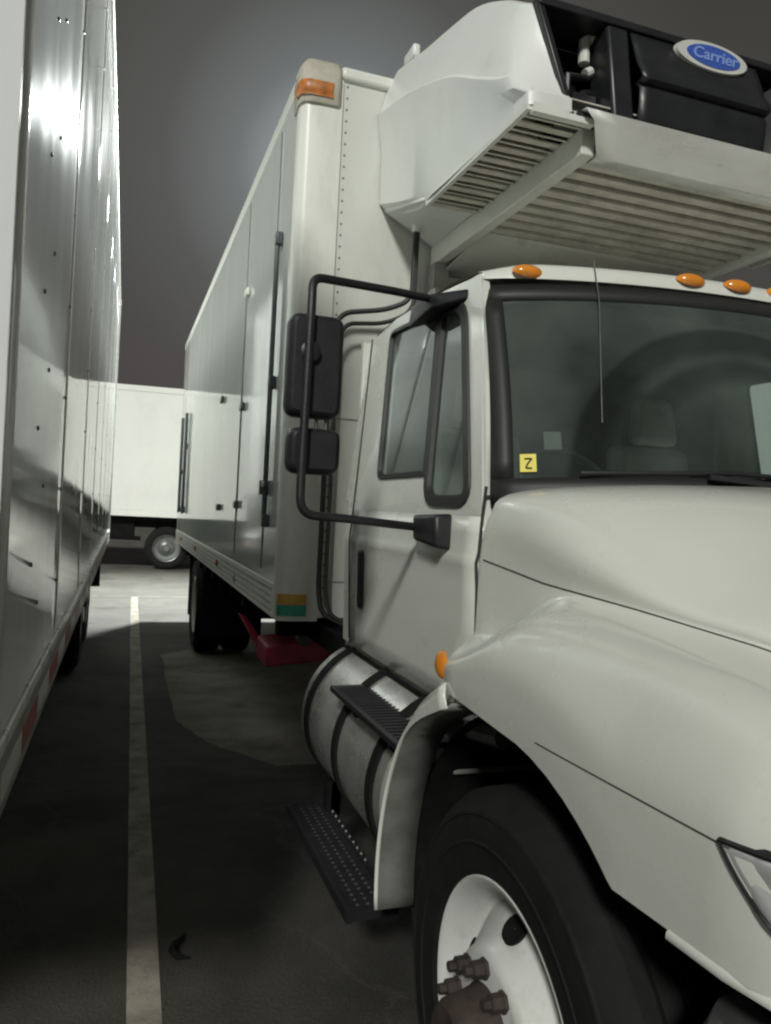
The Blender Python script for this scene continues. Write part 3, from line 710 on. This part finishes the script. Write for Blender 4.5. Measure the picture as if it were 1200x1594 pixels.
def head(z0, z1, x0, x1, nm, lab, bulge):
    # housing seen from behind: rounded, shallow dish; glass faces the rear
    cy = 2.25
    loop = rpoly([(x0, z0), (x1, z0), (x1, z1), (x0, z1)], [.035]*4, 5)
    def sl(d, y): return [(a, cy+y, b) for a, b in inset(loop, d)]
    mb = MB().grid([sl(.003, .055), sl(-.002, .04), sl(0, .0), sl(.006, -.012), sl(.016, -.018)], True)
    mb.poly(inset(loop, .016), (), lambda a, b: (a, cy-.018, b))
    o = B(mb, nm, BLACK, arm, smooth=50, label=lab)
    B(MB().poly(inset(loop, .006), (), lambda a, b: (a, cy+.05, b)), 'mirror_glass', CHROME, o)
    return o
h1 = head(1.872, 2.176, .446, .611, 'mirror_head', 'tall flat mirror housing', 0)
h2 = head(1.703, 1.838, .458, .616, 'convex_mirror_head', 'small convex mirror housing', 0)
pv = MB()
for x in (.545, .575): pv.tube([(x, 2.27, 1.82), (x, 2.27, 1.88)], .006, 8)
B(pv, 'mirror_pivot', PIPE, arm)
B(MB().lathe([(-.05, .03), (-.055, .02), (-.055, 0)], (.505, 2.265, 2.06), 'Y', 16), 'clamp', BLACK, arm)

# --- cargo box
BX0, BX1, BY0, BY1, BZ0, BZ1 = .76, XR-.76, 3.80, 11.3, 1.04, 3.83
body = B(MB().box(BX0+.012, BX1-.012, BY0+.01, BY1, BZ0+.005, BZ1-.03), 'cargo_box', BOXFRONT, label='tall white cargo box with riveted front corner posts')
# side skin panels
edges = [3.90, 4.32, 5.42, 6.64, 7.86, 9.08, 10.25, 11.28]
for a, b in zip(edges, edges[1:]):
    B(MB().box(BX0+.002, BX0+.0118, a+.003, b-.003, BZ0+.17, BZ1-.09), 'side_panel', BOXSIDE, body)
B(MB().box(BX1-.0118, BX1-.002, 3.9, 11.28, BZ0+.17, BZ1-.09), 'side_panel', BOXSIDE, body)
for xx, s in ((BX0, 1), (BX1, -1)):
    B(MB().box(min(xx, xx+s*.02)-.003*s if s > 0 else xx-.02, max(xx, xx+s*.02) if s > 0 else xx+.003, 3.88, BY1, BZ0-.012, BZ0+.165), 'lower_rail', POST, body, bevel=.006)
    B(MB().box(min(xx, xx+s*.02)-.004, max(xx, xx+s*.02)+.004, 3.88, BY1, BZ1-.085, BZ1+.0), 'top_rail', POST, body, bevel=.01)
for k in range(4): B(MB().box(BX0-.0075, BX0-.0035, 3.95, 11.0, BZ0+.02+k*.036, BZ0+.030+k*.036), 'rail_rib', RAILM, body)
def corner_post(mx, nm='corner_post'):
    lp = [(.76, 3.93), (.756, 3.86), (.762, 3.825), (.778, 3.802), (.80, 3.795), (.86, 3.79), (.90, 3.789), (.93, 3.789), (.965, 3.794), (.97, 3.82), (.97, 3.90)]
    lp = [(XR-a if mx else a, b) for a, b in lp]
    rows = [[(a, b, z) for a, b in lp] for z in (BZ0-.01, 2.0, 3.0, BZ1-.06)]
    B(MB().grid(rows), nm, POST, body, smooth=50)
corner_post(False); corner_post(True)
for mx in (0, 1):
    rows = []
    for (ex, zz) in ((.006, BZ1-.21), (.012, BZ1-.20), (.014, BZ1-.08), (.008, BZ1-.01), (-.02, BZ1+.022), (-.06, BZ1+.035)):
        lp = [(.76-ex, 3.96), (.757-ex, 3.86), (.765-ex*.8, 3.81-ex*.6), (.80, 3.79-ex), (.93, 3.787-ex), (.952+ex*.2, 3.80-ex)]
        rows.append([(XR-a if mx else a, b, zz) for a, b in lp])
    cap = B(MB().grid(rows), 'corner_cap', CAPM, body, smooth=50, solid=.01)
    lp = [(.741, 3.87), (.741, 3.83), (.752, 3.79), (.79, 3.771), (.91, 3.769)]
    B(MB().grid([[(XR-a if mx else a, b, z) for a, b in lp] for z in (3.655, 3.665)] + [[(XR-a-.006 if mx else a-.006, b-.006, z) for a, b in lp] for z in (3.675, 3.71)] + [[(XR-a if mx else a, b, 3.73) for a, b in lp]]), 'marker_light', AMBERD, body, smooth=60)
B(MB().box(.95, XR-.95, 3.785, 3.87, BZ1-.055, BZ1+.012), 'front_top_rail', POST, body, bevel=.02)
B(MB().box(.762, BX1, 3.9, BY1, BZ1-.001, BZ1+.006), 'roof_skin', ALU, body)
rv = MB()
for k in range(46):
    z = BZ0+.1+k*.058; rv.lathe([(0, .006), (-.003, .005), (-.004, 0)], (.99, BY0+.01, z), 'Y', 8)
B(rv, 'front_rivets', GREYP, body, kind='stuff')
for z in (2.06, 1.225): B(MB().box(.975, XR-.975, BY0+.0075, BY0+.0095, z, z+.008), 'front_seam', RAILM, body)
# stickers on the corner post foot
for z0, z1, m_, nm in ((1.112, 1.165, ORG, 'orange_sticker'), (1.055, 1.109, GRN, 'green_sticker')):
    lp = [(.7615, 3.8215), (.777, 3.799), (.80, 3.7915), (.86, 3.7865), (.905, 3.785)]
    B(MB().grid([[(a-.001, b-.001, z0) for a, b in lp], [(a-.001, b-.001, z1) for a, b in lp]]), nm, m_, body)
# side door lock rods and hardware
def rod(y, z0, z1, r=.013, brk=()):
    o = B(MB().tube([(.735, y, z0), (.735, y, z1)], r, 10), 'lock_rod', PIPE, body)
    for z in brk: B(MB().box(.722, .761, y-.03, y+.03, z-.035, z+.035), 'rod_bracket', PIPE, body, bevel=.008)
    return o
rod(4.17, 1.49, 3.08, .014, (3.05, 2.27, 1.52))
B(MB().box(.715, .735, 4.10, 4.20, 1.70, 1.735).box(.715, .76, 4.22, 4.26, 1.66, 1.74), 'rod_handle', PIPE, body, bevel=.006)
for y, z in ((5.32, 3.05), (5.32, 2.27), (5.38, 1.60), (6.40, 1.57), (6.5, 2.46)):
    B(MB().box(.735, .761, y-.05, y+.05, z-.028, z+.028), 'hinge', POST if z > 3 else GREYP, body, bevel=.01)
rod(10.05, 1.45, 2.72, .02, (2.3, 1.5)); rod(10.7, 1.45, 2.72, .02, (2.0, 1.5))
for y in (4.32, 5.42): B(MB().box(.7555, .7615, y-.006, y+.006, 1.25, 3.7), 'door_edge', GREYP, body)
B(MB().box(.752, .761, 5.28, 5.36, 1.07, 1.12), 'side_marker', GREYP, body, bevel=.006)
for y in (6.3, 8.2, 10.2): B(MB().box(.74, .757, y-.05, y+.05, 1.10, 1.15), 'side_marker', AMBERD, body, bevel=.008)
# red bracket hanging below the box front
rb = MB()
rb.hexa([(.84, 4.75, .72), (.84, 4.83, .72), (.92, 4.83, .68), (.92, 4.75, .68), (.75, 4.98, .90), (.75, 5.06, .90), (.81, 5.06, .87), (.81, 4.98, .87)])
rb.hexa([(.84, 4.45, .66), (1.50, 4.1, .80), (1.50, 4.3, .80), (.84, 4.8, .66), (.84, 4.45, .78), (1.50, 4.1, .95), (1.50, 4.3, .95), (.84, 4.8, .79)])
B(rb, 'red_bracket', REDM, bevel=.012)
B(MB().tube([(1.02, 4.25, .86), (1.02, 4.33, .86)], .045, 14), 'air_coupling', GREYP)
# hoses running from the cooling unit past the mirror down to the chassis
for dx, dy, r in ((0, 0, .013), (.028, -.03, .011)):
    pts = arc([(1.345+dx*.4, 3.66, 3.08), (1.345+dx*.4, 3.68, 2.68-dx*2), (1.22, 3.70, 2.62-dx*2.5), (.99+dx, 3.72+dy, 2.58-dx*2), (.945+dx, 3.72+dy, 2.45), (.945+dx, 3.72+dy, 1.2), (.96+dx, 3.70+dy, 1.08), (1.15+dx, 3.62, 1.0), (1.4, 3.6, .95)], .16, 7)
    B(MB().tube(pts, r, 8), 'hose', GASKET)
B(MB().tube([(1.345, 3.66, 3.02), (1.345, 3.66, 3.10)], .022, 10), 'hose_fitting', POST)

# --- refrigeration unit
U = MB()
bot = [(1.19, 3.80, 3.14), (1.205, 3.5, 3.05), (1.22, 3.25, 3.005), (1.230, 2.8, 3.0), (1.232, 2.48, 3.0), (1.234, 2.37, 3.0), (1.25, 2.322, 3.0), (1.44, 2.314, 3.0)]
bot[-2:] = [(1.25, 2.322, 3.0), (1.395, 2.314, 3.0)]
cre = [(1.185, 3.80, 3.64), (1.19, 3.5, 3.57), (1.195, 3.25, 3.50), (1.20, 2.9, 3.37), (1.205, 2.62, 3.22), (1.215, 2.48, 3.15), (1.25, 2.385, 3.125), (1.372, 2.348, 3.118)]
top = [(1.25, 3.80, 3.89), (1.25, 3.58, 3.83), (1.25, 3.42, 3.785), (1.252, 3.1, 3.71), (1.255, 2.85, 3.645), (1.258, 2.64, 3.545), (1.265, 2.48, 3.44), (1.286, 2.41, 3.40)]
bot = [spline(bot, i/28) for i in range(29)]; cre = [spline(cre, i/28) for i in range(29)]; top3 = [spline(top, i/28) for i in range(29)]
cre = [(x-.03*(1-sst(22, 28, i)), y, z) for i, (x, y, z) in enumerate(cre)]
btr = [(x-.002, y, z+.045) for x, y, z in bot]
bot = [(x+.05*sst(3.15, 3.45, y), y, z) for x, y, z in bot]
low = [(lerp(a[0], c[0], .6)-.004, lerp(a[1], c[1], .6), lerp(a[2], c[2], .6)) for a, c in zip(bot, cre)]
cr2 = [(c[0]+.014, c[1]+.004, c[2]+.016) for c in cre]
mid = [tuple(lerp(a, b, .5)-(.010*(1-sst(20, 28, k)) if i == 0 else 0) for i, (a, b) in enumerate(zip(c, t))) for k, (c, t) in enumerate(zip(cr2, top3))]
tin = [(x+.03, y+.008, z+.016) for x, y, z in top3]
cen = [(XC+.17, max(y, 2.43), z+.03) for x, y, z in top3]
UXM = 2*(XC+.17)
rows = [bot, btr, low, cre, cr2, mid, top3, tin, cen]
U.grid(rows); U.grid([[(UXM-x, y, z) for x, y, z in r] for r in rows])
unit = B(U, 'refrigeration_unit', SHELL, smooth=28, label='white nose mounted cooling unit with black grille')
B(MB().box(1.245, 1.285, 3.56, 3.70, 3.84, 3.905), 'lifting_eye', SHELL, unit, bevel=.012)
# grille front: backing, frame, divider, panel
def face(x, t, off=0):         # t 0 bottom .. 1 top of the front
    return Vector((x, lerp(2.325, 2.40, t)-off, lerp(2.995, 3.40, t)))
def gx0(t): return lerp(1.388, 1.283, t)
B(MB().grid([[face(gx0(t), t, -.20), face(UXM-gx0(t), t, -.20)] for t in (0, 1)]), 'grille_back', VOIDM, unit)
gf = MB()
def fbar(x0, x1, t0, t1, o0, o1, mb=None, dx=0):
    m_ = mb or gf
    a = [face(x0, t0, o0), face(x1, t0, o0), face(x1, t0, o1), face(x0, t0, o1), face(x0+dx, t1, o0), face(x1+dx, t1, o0), face(x1+dx, t1, o1), face(x0+dx, t1, o1)]
    m_.hexa(a); return m_
fbar(1.384, 1.412, 0, 1.02, .012, -.19, dx=-.104); fbar(UXM-1.412, UXM-1.384, 0, 1.02, .012, -.19, dx=.104)
fbar(1.285, UXM-1.285, .975, 1.05, .022, -.19); fbar(1.41, UXM-1.41, -.0, .06, .014, -.15)
grl = B(gf, 'grille', BLACKG, unit, bevel=.006)
B(fbar(1.565, 1.655, .06, .975, .014, -.12, MB()), 'grille_divider', BLACKG, grl, bevel=.012)
pm = MB()
pm.grid([[face(x, t, o) for x in (1.668, 1.70, 1.96, 2.215, 2.245)] for t, o in ((.965, -.03), (.95, .0), (.80, .012), (.62, .026), (.52, .046), (.47, .050), (.455, .03), (.45, -.03))])
B(pm, 'grille_panel', BLACKG, grl, smooth=25, solid=.01)
pm = MB()
pm.grid([[face(x, t, o) for x in (1.668, 1.71, 1.96, 2.20, 2.235)] for t, o in ((.43, -.03), (.42, .02), (.38, .028), (.26, .02), (.12, .004), (.07, -.02))])
B(pm, 'grille_panel', BLACKG, grl, smooth=25, solid=.01)
B(fbar(2.238, 2.252, .05, .78, .045, -.05, MB(), .06), 'grille_fin', GREYP, grl, bevel=.003)
B(fbar(2.27, UXM-1.40, .06, .96, -.05, -.12, MB()), 'side_screen', VOIDM, grl)
mc = MB().tube([face(1.535, .72, -.10), face(1.535, .93, -.09), face(1.56, .99, -.09), face(1.59, .92, -.09), face(1.59, .80, -.10)], .021, 10)
B(mc, 'coolant_bottle', POST, unit)
B(MB().tube([face(1.53, .60, -.09), face(1.555, .64, -.09)], .018, 10), 'valve', POST, unit)
B(MB().tube([face(1.44, .1, -.10), face(1.44, .5, -.07), face(1.55, .58, -.10)], .014, 8).tube([face(1.50, .08, -.08), face(1.52, .40, -.10), face(1.56, .45, -.12)], .018, 8).box(1.46, 1.555, 2.42, 2.47, 3.03, 3.14), 'compressor_pipes', BLACKG, unit)
B(MB().tube([face(1.58, .86, -.075), face(1.60, .86, -.075)], .012, 8), 'red_cap', REDM, unit)
# badge
def ell(cx_, ct, a, b, off, n=40): return [face(cx_+a*cos(2*pi*k/n), ct+b*sin(2*pi*k/n), off) for k in range(n)]
bd = MB()
r1, r2 = ell(2.01, .90, .166, .150, .020), ell(2.01, .90, .161, .144, .036)
bd.grid([r1, r2], True); k = len(bd.v); bd.f.append(tuple(range(k-40, k)))
badge = B(bd, 'badge', LOGOW, unit, smooth=30)
b2 = MB(); k = 0; r1, r2 = ell(2.015, .90, .124, .112, .036), ell(2.015, .90, .122, .110, .039)
b2.grid([r1, r2], True); k = len(b2.v); b2.f.append(tuple(range(k-40, k)))
B(b2, 'badge_field', LOGOB, badge, smooth=30)
fc = bpy.data.curves.new('badge_text', 'FONT'); fc.body = 'Carrier'; fc.size = .068; fc.shear = .25; fc.align_x = 'CENTER'; fc.align_y = 'CENTER'; fc.extrude = .001; fc.offset = .0012
to = bpy.data.objects.new('tmp_text', fc); COL.objects.link(to)
dg = bpy.context.evaluated_depsgraph_get(); dg.update()
tme = bpy.data.meshes.new_from_object(to.evaluated_get(dg)); bpy.data.objects.remove(to)
for v in tme.vertices:
    x, y, z = v.co; p = face(2.015+x, .90+y/.412, .0405+z) - Vector(TO); v.co = p
tme.materials.clear(); tme.materials.append(LOGOL)
tobj = bpy.data.objects.new('badge_lettering', tme); COL.objects.link(tobj); tobj.parent = badge
# tray frame under the unit
FX0, FX1 = 1.235, UXM-1.235
fr = MB(); rows = [[(FX0+.2, 2.315, 3.012), (FX1-.2, 2.315, 3.012)], [(FX0+.2, 2.285, 3.006), (FX1-.2, 2.285, 3.006)], [(FX0+.24, 2.30, 2.985), (FX1-.24, 2.30, 2.985)], [(1.535, 2.368, 2.90), (UXM-1.535, 2.368, 2.90)], [(1.535, 2.43, 2.90), (UXM-1.535, 2.43, 2.90)]]
N = 14
rows = [[(lerp(a[0], b[0], i/N), a[1], a[2]) for i in range(N+1)] for a, b in rows]
fr.grid(rows); frame = B(fr, 'tray_frame', ALU, unit, smooth=30, solid=.006)
for x, nm in ((1.48, 'l'), (UXM-1.535, 'r')):
    B(MB().box(x, x+.055, 2.378, 3.79, 2.902, 3.0), 'tray_beam', POST, unit, bevel=.004)
for x in (1.232, UXM-1.25): B(MB().box(x, x+.018, 2.33, 3.25, 2.985, 3.008), 'louver_edge', POST, unit)
B(MB().box(1.25, 1.49, 2.315, 2.345, 2.975, 3.008), 'louver_edge', POST, unit)
for k in range(9):
    y = 2.37+k*.099
    B(MB().hexa([(1.25, y, 2.985), (1.478, y, 2.985), (1.478, y+.012, 2.985), (1.25, y+.012, 2.985), (1.25, y+.05, 3.03), (1.478, y+.05, 3.03), (1.478, y+.065, 3.03), (1.25, y+.065, 3.03)]), 'louver', SLAT, unit)
    B(MB().box(1.25, 1.478, y+.055, y+.088, 2.992, 2.998), 'louver', SLAT, unit)
B(MB().box(1.25, UXM-1.25, 2.34, 3.4, 3.06, 3.065), 'unit_floor', SLAT, unit)
for k in range(9):
    y = 2.47+k*.092
    B(MB().box(1.536, UXM-1.536, y, y+.052, 2.925, 2.945), 'tray_bar', SLAT, unit, bevel=.004)
pn = MB().grid([[(x, y, z) for x in (1.536, 2.0, UXM-1.536)] for y, z in ((3.27, 2.925), (3.3, 2.92), (3.78, 2.86))]); B(pn, 'drip_pan', PAN, unit, solid=-.01)
B(MB().hexa([(1.222, 3.25, 3.010), (1.50, 3.25, 3.008), (1.50, 3.78, 2.99), (1.205, 3.78, 3.142), (1.23, 3.25, 3.03), (1.50, 3.25, 3.03), (1.50, 3.78, 3.05), (1.215, 3.78, 3.17)]), 'unit_underside', SHELL, unit, bevel=.01)
B(MB().box(1.47, 1.55, 3.70, 3.79, 2.60, 2.90).box(1.44, 1.50, 3.6, 3.7, 2.62, 2.74), 'unit_bracket', RAILM, unit)

# ------------------------------------------------------------------ left semi trailer (local coordinates, then turned a little)
LT = thing('semi_trailer', 'tall trailer at the left with shiny riveted side and red and white taped rail', 'trailer', (-.176, 1.35, 0))
LT.rotation_euler = (0, 0, -.0048)
def Lb(mb, name, m, parent=LT, **k): return mb.build(name, m, parent, **k)
LL, LW, LB, LTOP = 9.4, 2.55, 1.05, 4.2
Lb(MB().box(-LW, -.014, 0, LL, LB+.02, LTOP-.02), 'trailer_body', TRAILNEAR)
pe = [0.0, 1.12, 2.34, 3.56, 4.78, 6.0, 7.22, 8.4, LL]
for i, (a, b) in enumerate(zip(pe, pe[1:])):
    Lb(MB().grid([[(-.0005 if 0 < j < 12 else -.0006, lerp(a+.0008, b-.0008, j/12), z) for j in range(13)] for z in (LB+.14, 2.0, 3.0, LTOP-.08)]), 'side_panel', TRAILNEAR if i == 0 else TRAILFAR, solid=.012)
Lb(MB().box(-.02, .006, 0, LL, LTOP-.085, LTOP), 'top_rail', RAILM, bevel=.008)
rl_ = Lb(MB().box(-.03, .004, 0, LL, LB-.02, LB+.11), 'bottom_rail', RAILM, bevel=.008)
Lb(MB().box(-.03, .010, 0, LL, LB+.11, LB+.14), 'rail_lip', ALU, bevel=.004)
Lb(MB().box(-.06, .010, LL-.06, LL+.004, LB-.02, LTOP), 'rear_post', ALU, bevel=.008)
Lb(MB().box(-LW, .0, LL, LL+.01, LB, LTOP), 'rear_door', TRAILNEAR)
Lb(MB().box(-LW, -.002, -.02, -.001, LB, LTOP), 'front_wall', TRAILNEAR)
y = .10; k = 0
while y < LL-.3:
    Lb(MB().box(.0041, .0055, y, y+.28, LB+.015, LB+.065), 'reflective_tape', REDT if k % 2 else WHT, rl_); y += .30; k += 1
proto = None
for yy in [.44, .60] + [p for p in pe[1:-1]]:
    zz = [1.35+.27*j for j in range(11)] if yy > .5 else [1.45+.29*j for j in range(10)]
    for z in zz:
        if proto is None:
            proto = Lb(MB().lathe([(0, .0055), (.003, .0045), (.0045, 0)], (0, 0, 0), 'X', 8), 'rivet', GREYP); o = proto
        else: o = proto.copy(); COL.objects.link(o); o.parent = LT
        o.location = (-.0005, yy+random.uniform(-.006, .006), z)
def simple_wheel(root, x, y, sgn, org=(0, 0, 0)):
    R = .5; wd = .27
    p = [(.012, .29), (-.01, .33), (-.014, .41), (.0, .46), (.035, .493), (.05, R), (wd-.05, R), (wd-.02, .46), (wd, .4), (wd, .29)]
    t = MB().lathe([(a*sgn, r) for a, r in p], (x, y, R), 'X', 40).build('wheel', RUBBER, root)
    MB().lathe([(a*sgn, r) for a, r in [(.014, .3), (.0, .3), (.006, .285), (.10, .27), (.11, .2), (.05, .12), (.04, .08), (-.03, .07), (-.03, 0)]], (x, y, R), 'X', 32).build('rim', RIM, t)
    return t
for y in (6.35, 7.6):
    for x, sg in ((-.16, -1), (-LW+.1, 1)): simple_wheel(LT, x, y, sg)
Lb(MB().box(-LW+.3, -.3, 5.5, 8.4, .62, .9).box(-1.7, -1.6, 0, LL, .85, LB-.0).box(-.95, -.85, 0, LL, .85, LB-.0).tube([(-.4, 6.35, .5), (-2.2, 6.35, .5)], .07, 10).tube([(-.4, 7.6, .5), (-2.2, 7.6, .5)], .07, 10), 'undercarriage', VOIDM)
Lb(MB().box(-.16, -.08, LL-.12, LL-.04, .45, LB).box(-LW+.08, -LW+.16, LL-.12, LL-.04, .45, LB).box(-LW+.08, -.08, LL-.13, LL-.03, .45, .55), 'underride_guard', VOIDM)
for x in (-.5, -2.0): Lb(MB().box(x-.06, x+.06, 1.2, 1.32, .08, LB).box(x-.15, x+.15, 1.12, 1.4, 0, .08), 'landing_leg', VOIDM)
Lb(MB().box(-.62, -.12, 5.55, 5.56, .3, .95), 'mud_flap', RUBBER)

# ------------------------------------------------------------------ far trailer across the aisle
def far_trailer(loc, rz, label, length, side_sign, cat='trailer'):
    r = thing('white_trailer', label, cat, loc); r.rotation_euler = (0, 0, rz)
    L = length
    MB().box(-L/2, L/2, 0, 2.5, 1.235, 4.17).build('trailer_body', FARW, r, bevel=.02)
    n = int(L/1.22)
    for k in range(n):
        a = -L/2+k*L/n; MB().box(a+.006, a+L/n-.006, -.008, -.001, 1.36, 4.06).build('side_panel', FARW, r)
    MB().box(-L/2, L/2, -.02, -.001, 1.21, 1.355).build('bottom_rail', FARW, r, bevel=.01)
    MB().box(-L/2, L/2, -.02, .0, 4.065, 4.2).build('top_rail', FARW, r, bevel=.02)
    MB().box(-L/2+.2, L/2-.2, .5, .7, .95, 1.21).box(-L/2+.2, L/2-.2, 1.8, 2.0, .95, 1.21).box(-L/2+1.5, L/2-1, .3, 2.2, 1.1, 1.21).box(-1.6, .6, .25, .6, .72, 1.2).build('chassis_rail', VOIDM, r)
    MB().tube([(-1.8, .3, .72), (.75, .3, .70)], .05, 8).build('side_guard', VOIDM, r)
    for x in (side_sign, side_sign+1.25, side_sign+5.2):
        for y0, sg in ((.12, 1), (2.38, -1)):
            R = .5; wd = .3
            prof = [(.012, .31), (-.01, .34), (-.014, .42), (.0, .46), (.04, .495), (wd-.04, .495), (wd, .4), (wd, .31)]
            t = MB().lathe([(a*sg, q) for a, q in prof], (x, y0, R), 'Y', 36).build('wheel', RUBBER, r)
            MB().lathe([(a*sg, q) for a, q in [(.014, .315), (.0, .315), (.006, .30), (.08, .28), (.09, .2), (.03, .13), (.02, .09), (-.03, .07), (-.03, 0)]], (x, y0, R), 'Y', 32).build('rim', GREYP, t)
    return r
ft = far_trailer((-.3, 18.55, 0), rad(-4), 'long white trailer parked across the far end of the gap between the trucks', 14.6, 1.34)
rt = far_trailer((9.6, 9.6, 0), rad(-22), 'white trailer parked beyond the truck, glimpsed through its cab windows', 9.0, 3.0)

# ------------------------------------------------------------------ yard lamp behind the truck
lp = thing('street_lamp', 'tall grey yard lamp post whose glow shows above the edge of the cargo box', 'street lamp', (LAMP.x, LAMP.y+.9, 0))
MB().tube([(0, 0, .0), (0, 0, .5), (0, 0, LAMP.z+.25)], [.11, .09, .06], 12).build('pole', GREYP, lp)
MB().tube(arc([(0, 0, LAMP.z+.1), (0, -.3, LAMP.z+.34), (0, -.75, LAMP.z+.3)], .2), .035, 10).build('arm', GREYP, lp)
MB().hexa([(-.28, -1.25, LAMP.z+.62), (.28, -1.25, LAMP.z+.62), (.28, -.72, LAMP.z+.24), (-.28, -.72, LAMP.z+.24), (-.2, -1.2, LAMP.z+.72), (.2, -1.2, LAMP.z+.72), (.2, -.6, LAMP.z+.36), (-.2, -.6, LAMP.z+.36)]).build('lamp_head', GREYP, lp, bevel=.02)
MB().add([(-.24, -1.235, LAMP.z+.600), (.24, -1.235, LAMP.z+.600), (.24, -.75, LAMP.z+.252), (-.24, -.75, LAMP.z+.252)], [(0, 1, 2, 3)]).build('lamp_lens', LAMPE, lp)
# ------------------------------------------------------------------ scrap on the ground
sc_ = MB().tube([(.30, 2.90, .012), (.285, 2.86, .016), (.255, 2.83, .012), (.245, 2.79, .02), (.262, 2.755, .012), (.30, 2.735, .014)], [.004, .011, .014, .013, .01, .004], 8)
so = sc_.build('rubber_scrap', RUBBER); so['label'] = 'small curled black scrap lying on the asphalt right of the parking line'; so['category'] = 'scrap'

try: scene.cycles.filter_width = 2.3
except Exception: pass
scene.render.resolution_x, scene.render.resolution_y = 771, 1024
